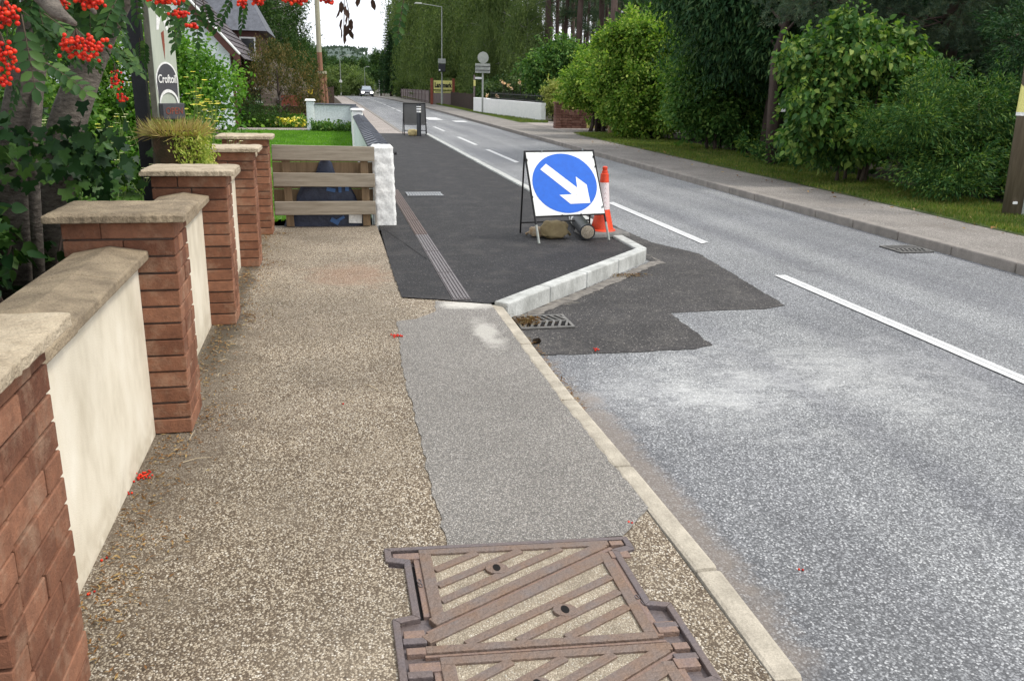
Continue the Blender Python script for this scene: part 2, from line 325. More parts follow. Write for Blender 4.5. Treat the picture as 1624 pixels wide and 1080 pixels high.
def _face():
    m,t,b,o=newmat('scuffed_white_sign_sheet'); s=coords(t); f=noise(t,s,34,6,.7)
    c=ramp(t,f,[(.30,(.42,.40,.34)),(.40,(.74,.75,.72)),(.55,(.82,.84,.82)),(.9,(.84,.86,.84))]); t.links.new(c,b.inputs['Base Color']); b.inputs['Roughness'].default_value=.4; return m
M_sface=_face()
def _blue():
    m,t,b,o=newmat('blue_sign_sheet'); s=coords(t); f=noise(t,s,16,7,.75)
    c=ramp(t,f,[(.2,(.008,.06,.30)),(.38,(.003,.105,.54)),(.70,(.004,.125,.62)),(.76,(.14,.25,.66))]); t.links.new(c,b.inputs['Base Color']); b.inputs['Roughness'].default_value=.35; return m
M_blue=_blue()
M_orange=plain('cone_orange_plastic',(.80,.075,.022),.45,.2,12,c2=(.58,.05,.018))
def _slv():
    m,t,b,o=newmat('reflective_white_sleeve'); s=coords(t); w1=N(t,'TexBrick'); w1.inputs['Scale'].default_value=60; w1.inputs['Color1'].default_value=rgb((.80,.74,.73)); w1.inputs['Color2'].default_value=rgb((.74,.66,.66)); w1.inputs['Mortar'].default_value=rgb((.5,.3,.3)); t.links.new(s,w1.inputs[0])
    t.links.new(w1.outputs[0],b.inputs['Base Color']); b.inputs['Roughness'].default_value=.4; return m
M_sleeve=_slv()
M_rubber=plain('grey_recycled_rubber',(.12,.12,.115),.8,.3,14,.5,c2=(.20,.19,.18))
M_blackp=plain('black_plastic_bollard',(.016,.018,.024),.32,.3,10,spec=.5)
M_sand=plain('khaki_woven_sack',(.33,.26,.14),.85,.25,10,.5,c2=(.22,.17,.09),bscale=160)
M_sand2=plain('dirty_orange_sack',(.30,.20,.11),.85,.3,20,.5,c2=(.42,.36,.27))
M_sand3=plain('pale_yellow_sack',(.62,.50,.24),.85,.3,12,.4,c2=(.42,.33,.16))
M_blank=plain('grey_sign_back',(.115,.115,.115),.6,.15,6)
M_twhite=plain('white_lettering',(.8,.8,.78),.5,.05,6)
M_board=wood('pale_green_painted_board',(.36,.40,.33),(.47,.50,.42),(6,6,1))
M_boarde=plain('sign_edge_timber',(.25,.24,.19),.8,.3,15,c2=(.16,.155,.12))
M_plaque=plain('dark_grey_plaque',(.07,.07,.08),.5,.2,12)
M_redbr=plain('red_brown_paint',(.27,.075,.045),.7,.2,9,c2=(.19,.05,.03))
M_yel=plain('yellow_board',(.74,.70,.24),.5,.06,6)
M_ylo=plain('bright_yellow_sign',(.85,.62,.04),.5,.06,6)
M_fence=wood('silvered_fence_boards',(.16,.125,.12),(.25,.20,.19),(14,14,1))
M_fenced=wood('dark_stained_timber',(.03,.018,.013),(.06,.035,.025),(14,14,1))
M_sleeper=wood('brown_sleeper_timber',(.06,.033,.022),(.12,.065,.042),(1,10,10))
M_pole=wood('weathered_utility_pole',(.11,.085,.06),(.23,.18,.13),(14,14,1),2.)
M_tel=wood('red_brown_pole_timber',(.20,.09,.05),(.30,.16,.10),(14,14,1),2.)
M_telp=plain('pale_pole_top',(.40,.38,.27),.8,.2,5)
M_harl=plain('pale_harled_wall',(.66,.72,.74),.9,.08,2,.3)
M_brown=plain('brown_joinery',(.10,.035,.025),.6,.2,8)
M_roof=islandmat('slate_roof',(.07,.065,.075),(.10,.09,.10),(.14,.125,.135),bscale=20)
M_stone=islandmat('grey_rubble_stone',(.17,.135,.115),(.24,.20,.17),(.32,.28,.24),bscale=20)
M_redst=islandmat('red_brown_stone',(.11,.05,.04),(.16,.08,.065),(.2,.11,.09),bscale=20)
M_pot=plain('mossy_rusty_barrel',(.10,.055,.03),.9,.4,14,.8,c2=(.035,.035,.015),bscale=40)
M_glass=plain('window_glass',(.03,.035,.04),.08,.2,3,spec=.6)
M_car=plain('dark_blue_car_paint',(.015,.02,.035),.25,.1,3,spec=.6)
M_carw=plain('pale_windscreen',(.32,.38,.44),.15,.2,3,spec=.6)
M_tyre=plain('tyre_rubber',(.015,.015,.015),.8,.2,20)
M_head=emis('lit_headlamp',(1,.98,.92),3.2)
M_tarp=plain('dark_blue_tarpaulin',(.035,.045,.08),.5,.3,12,.7,c2=(.02,.025,.045),bscale=25)
M_tarp2=plain('bright_blue_plastic',(.05,.13,.32),.5,.2,15)
M_litter=leafmat('fallen_needles_and_leaves',(.12,.06,.025),(.24,.12,.045),(.38,.27,.13),.1)
M_berry=islandmat('scarlet_berries',(.36,.012,.006),(.58,.018,.007),(.72,.05,.012),rough=.38,bmp=.0,bscale=20)
M_twig=plain('twig_bark',(.09,.065,.045),.9,.3,15)

# ------------------------------------------------------------------ ground, road, footways
def sheet(name,xl,xr,ys,z,mat,kind='structure',nx=2,**tags):
    """strip between xl(y) and xr(y) that follows the road profile"""
    fl=xl if callable(xl) else (lambda y:xl); fr=xr if callable(xr) else (lambda y:xr)
    V=[];F=[]
    for y in ys:
        a,b=fl(y),fr(y)
        for i in range(nx): V.append((a+(b-a)*i/(nx-1),y,z+prof(y)))
    for j in range(len(ys)-1):
        for i in range(nx-1): F.append((j*nx+i,j*nx+i+1,(j+1)*nx+i+1,(j+1)*nx+i))
    return rawmesh(name,np.array(V,float),np.array(F),mat,kind=kind,**tags)
YS=[-6,0,5,10,20,30,45]+list(range(50,230,5))
def plf(pts):   # piecewise linear function of y
    ys=[p[0] for p in pts]; xs=[p[1] for p in pts]; return lambda y: float(np.interp(y,ys,xs))
sheet('ground',-900,900,YS+[300,500,900,1600],-.16,M_wfloor,nx=3)
left_kerb=plf([(-6,1.3),(1.8,1.28),(4.1,1.27),(6.2,1.27),(6.21,3.2),(29,3.2),(29.3,2.4),(60,2.35),(90,2.3),(130,2.2),(230,1.5)])
sheet('road',plf([(-6,1.2),(6,1.2),(8.5,1.2),(230,1.2)]),6.8,YS,-.10,M_road,nx=2)
def polysheet(name,pts,z,mat,kind='structure'):
    b=MB(); n=len(pts); b.add([(x,y,z) for x,y in pts],[tuple(range(n))]); o=b.build(name,mat,kind=kind)
    bm=bmesh.new(); bm.from_mesh(o.data); bmesh.ops.triangulate(bm,faces=bm.faces)
    for f in bm.faces:
        if f.normal.z<0: f.normal_flip()
    bm.to_mesh(o.data); bm.free(); return o
def jag(pts,amp=.006,step=.05):
    out=[]
    for i in range(len(pts)):
        a=Vector((*pts[i],0)); b=Vector((*pts[(i+1)%len(pts)],0)); L=(b-a).length; k=max(1,int(L/step)); k=min(k,120)
        for j in range(k):
            p=a.lerp(b,j/k); out.append((p.x+random.uniform(-amp,amp)*(j>0),p.y+random.uniform(-amp,amp)*(j>0)))
    return out
# beige footway, left open round the cover pit (x .14-1.04, y ..2.72)
polysheet('footway',[(-1.0,-4),(1.19,-4),(1.19,1.2),(-1.0,1.2)],0,M_beige)
polysheet('footway',[(-1.0,1.2),(.15,1.2),(.15,2.745),(-1.0,2.745)],0,M_beige)
polysheet('footway',[(1.03,1.2),(1.19,1.2),(1.19,2.68),(1.03,2.68)],0,M_beige)
polysheet('footway',[(-1.0,2.745),(.15,2.745),(1.03,2.68),(1.19,2.68),(1.19,6.2),(.75,6.42),(.53,6.5),(.53,10.1),(-1.0,10.1)],0,M_beige)
polysheet('footway',[(.149,2.295),(.2035,2.31),(.2035,2.62),(.149,2.632)],.0005,M_beige); polysheet('footway',[(.149,1.565),(.2035,1.58),(.2035,1.88),(.149,1.90)],.0005,M_beige)
polysheet('footway',[(1.031,2.25),(.9765,2.27),(.9765,2.58),(1.031,2.59)],.0005,M_beige); polysheet('footway',[(1.031,1.54),(.9765,1.55),(.9765,1.85),(1.031,1.86)],.0005,M_beige)
polysheet('footway_patch',jag([(.37,2.733),(.37,3.3),(.38,3.86),(.38,4.72),(.43,5.82),(.57,5.86),(.73,6.05),(.77,6.37),(1.18,6.21),(1.17,4.14),(1.19,3.29),(1.21,2.9),(1.03,2.70),(.9,2.694)],.008),.004,M_grey)
fwd=plf([(6.2,.52),(10.1,.56),(10.11,.72),(30,.95)])
polysheet('new_footway',jag([(1.17,6.22),(.75,6.42),(.525,6.5),(.52,7.25),(.53,8.4),(.56,9.95),(.5,10.3)],.006)[:-30]+[(.5,10.3),(.7,28.5),(3.12,28.5),(3.12,8.3)],.008,M_dark)
sheet('old_footway',plf([(28,.6),(31,1.0),(60,1.2),(230,.5)]),plf([(28,3.1),(29,3.0),(30,2.36),(130,2.2),(230,1.5)]),[28.2,30,45]+list(range(50,230,10)),-.002,M_fwL)
sheet('far_footway',6.8,plf([(-6,8.3),(8,8.4),(13,8.5),(30,8.7),(60,8.6),(130,9.1),(230,9.2)]),YS,-.004,M_fwR)
pav=plf([(-6,30),(8,30)])
# drive across the verge
polysheet('driveway',[(8.35,30.6),(20,30.6),(20,38.5),(9.6,39.5),(8.6,38.5)],-.001,M_fwL)
sheet('grass_verge',plf([(-6,7.95),(8,8.14),(13,8.27),(29.5,8.4),(30.4,9.6)]),plf([(-6,9.9),(10,9.9),(20,10.6),(30,11),(30.4,10.6)]),[-6,0,8,13,20,25,29,30,30.4],.002,M_grassb,nx=3)
sheet('grass_verge',8.35,plf([(37.8,9.6),(40,10.2),(51,8.9),(75,8.9),(130,9.4)]),[37.8,40,45,51,60,75,100,130],.003,M_grassb,nx=3)
sheet('woodland_floor',plf([(-6,9.8),(10,9.8),(20,10.5),(29.9,10.9),(30,10.6),(30.5,20.),(38.5,20.),(39,10.1),(51,8.8),(130,9.3),(230,9)]),plf([(-6,160),(230,160)]),[-6,0,8,13,20,25,29.9,30,30.5,38.5,39,45,51,60,75,100,130,160,200,225],0,M_wfloor,nx=3)
sheet('garden_soil',-160,-.95,YS,-.01,M_soil,nx=3)
sheet('garden_soil',-.95,plf([(30,.9),(60,1.2),(230,.5)]),[30.2,45]+list(range(50,230,10)),-.015,M_soil,nx=3)
sheet('lawn',-3.2,plf([(10.6,.5),(30,.9)]),[10.6,20,29.6],.0,M_lawnb,nx=3)
sheet('garden_path',-6,-.65,[29.7,31.0],.012,M_fwL,nx=3)
# kerbs
def kerb(name,line,wd,z0,z1,mat,L=.915,side=1,gap=.006,bev=.012,sink=.3):
    b=MB(); line=[Vector((x,y,0)) for x,y in line]
    for a,c in zip(line[:-1],line[1:]):
        d=c-a; n=max(1,round(d.length/L)); u=d.normalized(); nr=Vector((u.y,-u.x,0))*side
        for i in range(n):
            p=a+d*(i/n)+u*gap/2; q=a+d*((i+1)/n)-u*gap/2
            zz=[z0+prof(p.y),z1+prof(p.y)]; j=random.uniform(-.004,.004)
            P=[p,q,q+nr*(wd+j),p+nr*(wd+j)]
            b.add([(*v.xy,z0+prof(v.y)) for v in P]+[(*v.xy,z1+j*.6+prof(v.y)) for v in P],[(0,1,2,3),(4,5,6,7),(0,1,5,4),(1,2,6,5),(2,3,7,6),(3,0,4,7)])
    return b.build(name,mat,bevel=bev,segs=2,kind='structure')
kerb('footway_kerb',[(1.165,6.20),(1.165,4.135),(1.185,3.29),(1.20,2.43),(1.19,1.84),(1.20,-2)],.095,-.3,.006,M_kerb,side=-1,bev=.016,gap=.009)
kerb('buildout_kerb',[(1.19,6.17),(3.06,8.20)],.12,-.3,.035,M_kerbw,L=.69,side=1,bev=.012,gap=.011)
polysheet('kerb_haunch',jag([(1.30,6.08),(3.18,8.10),(3.28,8.14),(3.30,8.6),(3.33,8.0),(3.2,7.96),(2.3,6.98),(1.75,6.42),(1.42,6.08)],.018,.05),-.093,M_haunch)
kerb('buildout_kerb',[(3.06,8.20),(3.10,28.3)],.125,-.3,.035,M_kerbw,side=1,bev=.015)
kerb('far_kerb',[(6.75,-5),(6.72,10),(6.70,30)],.14,-.3,.012,M_kerbg,side=1,bev=.018,gap=.014)
kerb('far_kerb',[(6.70,30),(6.70,60),(6.75,110),(6.8,160)],.14,-.3,.012,M_kerbg,L=2.,side=1,bev=.02)
kerb('near_kerb',[(2.36,29.2),(2.34,60),(2.3,110),(2.2,160)],.14,-.3,.008,M_kerbg,L=2.,side=1,bev=.02)
# tarmac reinstatement in the road
polysheet('road_patch',jag([(1.27,5.22),(1.9,5.2),(2.42,5.2),(2.58,5.27),(2.62,6.15),(3.1,6.17),(3.47,6.17),(3.68,6.25),(3.9,8.5),(3.62,9.2),(3.5,12),(3.42,18),(3.40,27),(3.2,28),(3.2,8.1),(1.27,6.1)],.012,.06),-.096,M_patch)
# markings
def marks(name,rects,mat,z=-.092):
    b=MB()
    for (x0,x1,y0,y1) in rects:
        k=max(1,int((y1-y0)/8))
        for i in range(k):
            a=y0+(y1-y0)*i/k; c=y0+(y1-y0)*(i+1)/k
            b.add([(x0,a,z+prof(a)),(x1,a,z+prof(a)),(x1,c,z+prof(c)),(x0,c,z+prof(c))],[(0,1,2,3)])
    return b.build(name,mat,kind='structure')
rects=[]
for (a,c) in [(1.4,7.35),(9.05,12.6),(19.3,23.2),(24.9,28.6),(32,35.2)]: rects+=[(4.17,4.232,a,c),(4.2375,4.29,a+.06,c)]
rects+=[(4.19+(y-37)*.0082,4.30+(y-37)*.0082,y,y+3.2) for y in range(38,130,5)]
marks('centre_line_marking',rects,M_line)
marks('road_marking',[(4.75,5.45,41.5,44.5),(5.75,6.35,39.6,41.0)],M_line)

# drainage: slot channel in the new footway
def chan():
    t=thing('drainage_channel',(1.0,6.4,0),'long ribbed dark iron drainage channel crossing the black tarmac','drain')
    for i,(y0,y1) in enumerate([(6.36,7.3),(7.31,8.3),(8.31,9.3),(9.31,10.3),(10.31,11.3),(11.31,12.3),(12.31,13.4)]):
        b=MB(); b.bb(.905,1.045,y0,y1,-.02,.013)
        for k in range(5): b.bb(.913+k*.028,.925+k*.028,y0+.01,y1-.01,.013,.021)
        b.build('channel_cover',M_rail2 if i<3 else M_rail3,t)
chan()
def footdrain():
    t=thing('drain_cover',(1.37,12.85,0),'pale galvanised slatted drain cover set in the black tarmac','drain cover')
    b=MB(); b.bb(1.12,1.66,12.62,13.02,.006,.014); b.build('drain_shade_plate',M_holeshade,t)  # solid black plate in place of the shade under the grille
    b=MB()
    for k in range(13): b.bb(1.13+k*.041,1.155+k*.041,12.65,12.99,.014,.022)
    b.bb(1.12,1.66,12.61,12.65,.014,.022); b.bb(1.12,1.66,12.99,13.03,.014,.022); b.bb(1.12,1.66,12.80,12.83,.016,.024); b.build('grille',M_steel,t)
footdrain()
def gully(x0,x1,y0,y1,label,dirt=False):
    t=thing('gully_grate',((x0+x1)/2,(y0+y1)/2,-.1),label,'road drain')
    b=MB(); b.bb(x0,x1,y0,y1,-.11,-.092); b.build('gully_shade_plate',M_holeshade,t)  # no hole in the road: black plate painted as the dark below the bars
    b=MB(); z0,z1=-.094,-.082; w_=.022
    b.bb(x0,x1,y0,y0+w_,z0,z1); b.bb(x0,x1,y1-w_,y1,z0,z1); b.bb(x0,x0+w_,y0+w_,y1-w_,z0,z1); b.bb(x1-w_,x1,y0+w_,y1-w_,z0,z1)
    b.bb(x0+w_,x1-w_,(y0+y1)/2-.008,(y0+y1)/2+.008,z0,z1+.001)
    n=7
    for i in range(n):
        xa=x0+w_+(x1-x0-2*w_)*(i+.2)/n
        for (ya,yb,s) in ((y0+w_,(y0+y1)/2,1),((y0+y1)/2,y1-w_,-1)):
            b.box((xa+.025,(ya+yb)/2,(z0+z1)/2),(.016,(yb-ya)*1.02,.019),rz=-s*.35)
    b.build('grate',M_rubber,t); return t
gully(1.33,1.74,5.82,6.17,'black iron road grate in the corner of the pale kerbs')
gully(6.22,6.64,8.28,8.68,'sunken road drain below the kerb across the road')

# ------------------------------------------------------------------ big service cover
def cover():
    t=thing('service_cover',(.59,2.3,0),'rusty iron service cover with concrete infilled triangles in the footway','manhole cover')
    sk=lambda x,y:(x,y-(x-.59)*0.075)           # pattern is slightly skewed in plan
    def ln(b,x0,y0,x1,y1,wd,z0,z1):
        d=Vector((x1-x0,y1-y0,0)); n=Vector((-d.y,d.x,0)).normalized()*wd/2
        b.prism([sk(x0+n.x,y0+n.y),sk(x1+n.x,y1+n.y),sk(x1-n.x,y1-n.y),sk(x0-n.x,y0-n.y)],z0,z1)
    b=MB(); b.prism([sk(.13,1.0),sk(1.05,1.0),sk(1.05,2.725),sk(.13,2.725)],-.12,-.010); b.build('pit_floor',M_irond,t)
    b=MB()
    for (x0,x1) in ((.2285,.2400),(.9480,.9560)):
        for (ya,yb) in ((2.30,2.61),(1.60,1.87)): b=MB(); b.prism([sk(x0,ya),sk(x1+(.008 if x0<.5 and ya<2 else 0),ya),sk(x1,yb),sk(x0,yb)],-.02,-.0065); b.build('slot',M_holeshade,t)  # black strips, the slot's inner shade given as colour
    # outer frame: notched outline both sides
    Lo=[(.141,2.72),(.141,2.63),(.203,2.61),(.203,2.305),(.139,2.29),(.139,1.90),(.203,1.88),(.203,1.58),(.139,1.56),(.139,1.15)]
    Li=[(.165,2.70),(.165,2.655),(.228,2.635),(.228,2.285),(.162,2.268),(.162,1.925),(.228,1.905),(.228,1.555),(.162,1.54),(.162,1.15)]
    def frame(b,O,I,mir):
        f=(lambda p:sk(1.18-p[0],p[1])) if mir else (lambda p:sk(*p))
        for i in range(len(O)-1): b.prism([f(O[i]),f(O[i+1]),f(I[i+1]),f(I[i])],-.05,.010)
    b=MB(); frame(b,Lo,Li,False); frame(b,Lo,Li,True)
    b.prism([sk(.141,2.72),sk(1.039,2.72),sk(1.015,2.700),sk(.165,2.700)],-.05,.010)
    for yy in (2.175,2.02):                           # spacer lugs between tabs
        for sx in (0,1):
            x0,x1=(.163,.235) if not sx else (.945,1.017)
            b.prism([sk(x0,yy-.014),sk(x1,yy-.014),sk(x1,yy+.014),sk(x0,yy+.014)],-.05,.009)
    b.build('frame',M_irond,t,bevel=.003,segs=2)
    def lid(yt,yb,first):
        H=yt-yb
        xl,xr=.262,.925
        # pieces: triangle A (top-left) and triangle B (bottom-right), gap along the diagonal
        dx=(xr+.045)-(xl); 
        A=[(xl,yt),(xr+.04,yt),(xr+.04,yt-.022),(xl,yb+.125)]
        Bp=[(xr+.012,yt-.06),(xr+.012,yb),(xl-.04,yb),(xl-.04,yb+.03)]
        def inset_fill(b,poly): b.prism([sk(*p) for p in poly],-.05,-.004)
        # concrete infill
        b=MB(); b.prism([sk(xl+.02,yt-.02),sk(xr+.0,yt-.02),sk(xl+.02,yb+.14)],-.05,.002)
        b.build('concrete_infill',M_conc,t)
        b=MB(); b.prism([sk(xr-.012,yt-.12),sk(xr-.012,yb+.02),sk(xl+.0,yb+.02),sk(xl+.0,yb+.075)],-.05,.002)
        b.build('concrete_infill',M_conc,t)
        z0,z1=-.05,.011
        for which in 'AB':
            b=MB()
            gl=lambda x:yb+.118+.611*(x-xl)                    # diagonal groove between the two lids
            if which=='A':
                ln(b,xl-.0,yt-.016,xr+.03,yt-.016,.032,z0,z1)              # top bar
                ln(b,xl+.02,yt-.0325,xl+.02,yb+.165,.042,z0,z1-.0004)       # left bar
                ln(b,xl+.0,gl(xl)+.033,xr+.01,gl(xr+.01)+.033,.040,z0,z1-.0008)
                for s0 in (.134,.231,.321):
                    L=(s0-.034)/.611; ln(b,xl+.041,yt-s0,xl+.041+L,yt-.034,.030,z0,z1-.0012)
            else:
                ln(b,xr-.01,yt-.085,xr-.01,yb+.0325,.036,z0,z1)             # right bar
                ln(b,xl-.035,yb+.016,xr+.008,yb+.016,.032,z0,z1-.0004)      # bottom bar
                ln(b,xl-.03,gl(xl-.03)-.036,xr-.006,gl(xr-.006)-.036,.044,z0,z1-.0008)
                for s0 in (.235,.325,.412):
                    ytop=yt-s0; L=(ytop-(yb+.034))/.58
                    ln(b,xr-.03-L,yb+.034,xr-.03,ytop,.030,z0,z1-.0012)
            b.build('lid_grid',M_iron,t,bevel=.002,segs=2)
        # key holes
        for (kx,ky) in ((xl+.255,yt-.148),(xl+.425,yb+.170)):
            b=MB(); b.prism([sk(kx+.040*math.cos(a),ky+.034*math.sin(a)) for a in [math.pi*2*i/14 for i in range(14)]],-.05,.0125); b.build('key_boss',M_iron,t,bevel=.002)
            b=MB(); b.prism([sk(kx+.013*math.cos(a),ky+.021*math.sin(a)) for a in [math.pi*2*i/14 for i in range(14)]],-.05,.0140); b.build('keyhole_shade',M_holeshade,t)  # black plug on the boss, shade of the hole as colour
        gl_=lambda x:yb+.118+.611*(x-xl)
        # flanges and rust-lined tabs that rest in the frame notches
        b=MB()
        ln(b,xl-.010,yt-.03,xl-.010,yb+.19,.026,-.05,.003)
        ln(b,xr+.022,yt-.08,xr+.022,yb+.02,.022,-.05,.003)
        ln(b,xl-.02,gl_(xl-.02),xr+.035,gl_(xr+.035),.016,-.05,.003)
        ln(b,xl-.04,yb-.006,xr+.03,yb-.006,.010,-.05,.003)
        for (x0,x1,yy,hh) in ((.170,xl+.0,yt-.036,.040),(xr+.036,1.010,yt-.016,.03),(.168,xl-.03,yb+.085,.060),(xr+.02,1.010,yb+.055,.055),(.170,xl-.03,yb+.016,.03),(xr+.012,1.008,yt-.093,.045)):
            b.prism([sk(x0,yy-hh/2),sk(x1,yy-hh/2),sk(x1,yy+hh/2),sk(x0,yy+hh/2)],-.05,.0085)
        b.build('lid_flange',M_iron2,t,bevel=.002)
    lid(2.695,2.11,True); lid(2.085,1.50,False)
    # cast numerals
    for (tx,x,y) in (('0',.944,2.335),('1',.950,2.30),('0',.246,2.50),('0',.248,2.475)):
        text('numeral',tx,.035,M_irond,t,(x,y-(x-.59)*.075,.004),Matrix.Rotation(R_(8),3,'Z'),ext=.002)
cover()

# ------------------------------------------------------------------ brick wall
XW=lambda y:-.705+.012*(y-2)
def brickwall():
    t=thing('garden_wall',(-.9,5.8,0),'low garden wall of red brick piers and cream rendered panels along the footway','wall')
    CH_=.0775; NC=13
    caps=[(1.74,2.22,M_cap),(3.98,4.33,M_capshade),(5.89,6.22,M_cap),(7.82,8.14,M_cap),(9.50,9.84,M_cap)]  # second cap gets the stone coloured as if under the tree
    for i,(y0,y1,cm) in enumerate(caps):
        xr=XW(y0); xl=xr-(.46 if i else .62); b=MB()
        core=MB(); core.bb(xl+.018,xr-.016,y0+.018,y1-.018,-.1,NC*CH_-.004)
        for c in range(NC):
            z0=c*CH_+ .004; z1=z0+CH_-.009
            def jb(x0,x1,ya,yb):
                j=random.uniform(-.0025,.0025); k=random.uniform(-.0025,.0025)
                b.bb(x0+k*(x0!=xl),x1+j,ya+k,yb+j,z0+random.uniform(-.0015,.0015),z1+random.uniform(-.0015,.0015))
            W_=xr-xl; D_=y1-y0; g=.0026
            # corner brick shows a long side to the near face, the rest of the ring is bonded behind it
            c1=.215 if c%2 else .30; ym=y0+.1+(D_-.1)*(.42 if c%2 else .68)
            jb(xr-c1,xr,y0,y0+.1); jb(xl,xr-c1-g*2,y0,y0+.1)
            jb(xr-.1,xr,y0+.1+g*1.6,ym-g); jb(xr-.1,xr,ym+g,y1)
            jb(xl,xr-.1-g*2,y1-.1,y1)
        p=b.build('pier',M_brick,t,bevel=.0028,segs=1); core.build('mortar_core',M_mortar,p)
        # cap: worn stone slab
        capm=MB(); zc=NC*CH_+.002; x0,x1=xl-.06,xr+.055; ya,yb=y0-.055,y1+.06
        nx,ny=26,22; V=[];F=[]
        def cv(i,j,top):
            x=x0+(x1-x0)*i/nx; y=ya+(yb-ya)*j/ny; h=.041
            rr=math.sin(x*31+y*17+y0*5)*.5+math.sin(x*73-y*51)*.5
            ed=min(i,nx-i,j,ny-j)
            z=zc+ (h+rr*.0018-(.010 if ed==0 else (.002 if ed==1 else 0)) if top else 0)
            if ed==0:
                r2=math.sin(x*57+y*83+3)*.5+math.sin(x*131+y*117)*.5
                x+=r2*.004*(1 if i in(0,nx) else 0); y+=r2*.004*(1 if j in (0,ny) else 0)
            return (x,y,z)
        for top in(0,1):
            for i in range(nx+1):
                for j in range(ny+1): V.append(cv(i,j,top))
        K=(nx+1)*(ny+1); q=lambda i,j,tp:tp*K+i*(ny+1)+j
        for i in range(nx):
            for j in range(ny): F+=[(q(i,j,1),q(i+1,j,1),q(i+1,j+1,1),q(i,j+1,1)),(q(i,j,0),q(i,j+1,0),q(i+1,j+1,0),q(i+1,j,0))]
        for i in range(nx): F+=[(q(i,0,0),q(i+1,0,0),q(i+1,0,1),q(i,0,1)),(q(i,ny,0),q(i,ny,1),q(i+1,ny,1),q(i+1,ny,0))]
        for j in range(ny): F+=[(q(0,j,0),q(0,j,1),q(0,j+1,1),q(0,j+1,0)),(q(nx,j,0),q(nx,j+1,0),q(nx,j+1,1),q(nx,j,1))]
        capm.add(V,F); capm.build('cap',cm,p,bevel=.004,segs=2)
    for i in range(4):
        y0=caps[i][1]; y1=caps[i+1][0]; x=XW(y0)-.145
        b=MB(); b.bb(x-.2,x,y0+.001,y1-.001,-.1,.838); b.build('rendered_panel',M_render,t)
        n=3; L=(y1-y0-.0)/n; b=MB()
        for k in range(n):
            a=y0+.003+k*L; z0=.84; j=random.uniform(-.003,.003)
            xa,xb=x-.26,x+.055
            b.add([(xa,a,z0),(xb+j,a,z0),(xb+j,a+L-.006,z0),(xa,a+L-.006,z0),(xa,a,z0+.035),((xa+xb)/2,a,z0+.065),(xb+j,a,z0+.04),(xa,a+L-.006,z0+.035),((xa+xb)/2,a+L-.006,z0+.065),(xb+j,a+L-.006,z0+.04)],
              [(0,3,2,1),(0,1,6,5,4),(3,7,8,9,2),(1,2,9,6),(0,4,7,3),(4,5,8,7),(5,6,9,8)])
        b.build('coping',[M_capshade,M_capshade,M_cap,M_cap][i],t,bevel=.007,segs=2)
brickwall()

# ------------------------------------------------------------------ timber rails across the gap
def gate():
    t=thing('timber_gate',(.0,9.98,0),'weathered timber gate of three wide rails between the last brick pier and the white pillar','gate')
    for i,(z0,z1,ya) in enumerate([(.755,.915,9.95),(.465,.615,9.94),(.150,.300,9.93)]):
        b=MB(); zz=(z0+z1)/2; b.box((-.045,ya,zz),(1.12,.035,z1-z0),ry=R_([.7,.6,.1][i])); b.build('rail',M_rail,t,bevel=.004)
    for x in (-.455,.405):
        b=MB(); b.box((x,9.99,.44),(.085,.05,.86),ry=R_(-1.2)); b.build('upright',M_raild,t,bevel=.003)
    b=MB()
    for k in range(5): b.bb(-.62+k*.001,.50,10.10,10.125,.12+k*.152,.265+k*.152)
    b.build('back_boarding',M_raild,t,bevel=.002)
gate()
def tarp():
    t=thing('plastic_sack',(-.02,10.05,0),'dark blue plastic sheeting heaped behind the timber gate rails','sack')
    n=24; V=[];F=[]
    sil=[(0,.47),(.12,.45),(.22,.36),(.35,.31),(.45,.27),(.52,.14),(.62,.10),(.72,.07),(.80,.0)]
    for j,(z,wd) in enumerate(sil):
        for k in range(n):
            a=2*math.pi*k/n; r=1+.08*math.sin(a*5+z*9)+.05*math.sin(a*11+z*21)
            V.append((-.03+wd*math.cos(a)*r, 10.05+.03*math.sin(a), z))
    for j in range(len(sil)-1):
        for k in range(n): F.append((j*n+k,j*n+(k+1)%n,(j+1)*n+(k+1)%n,(j+1)*n+k))
    b=MB(); b.add(V,F); b.build('sheeting',M_tarp,t,smooth=True)
    for (x,z,w_,h_,r) in [(.02,.42,.10,.04,.2),(.12,.45,.035,.12,0),(.05,.06,.1,.05,.5),(.12,.09,.09,.03,-.5),(-.2,.50,.05,.05,.1),(.2,.43,.04,.05,0)]:
        b=MB(); b.box((x,10.01,z),(w_,.012,h_),ry=r); b.build('torn_strip',M_tarp2,t)
    b=MB(); b.box((.285,10.005,.09),(.15,.008,.105),ry=.03); b.build('paper_label',M_wpaint,t)
tarp()
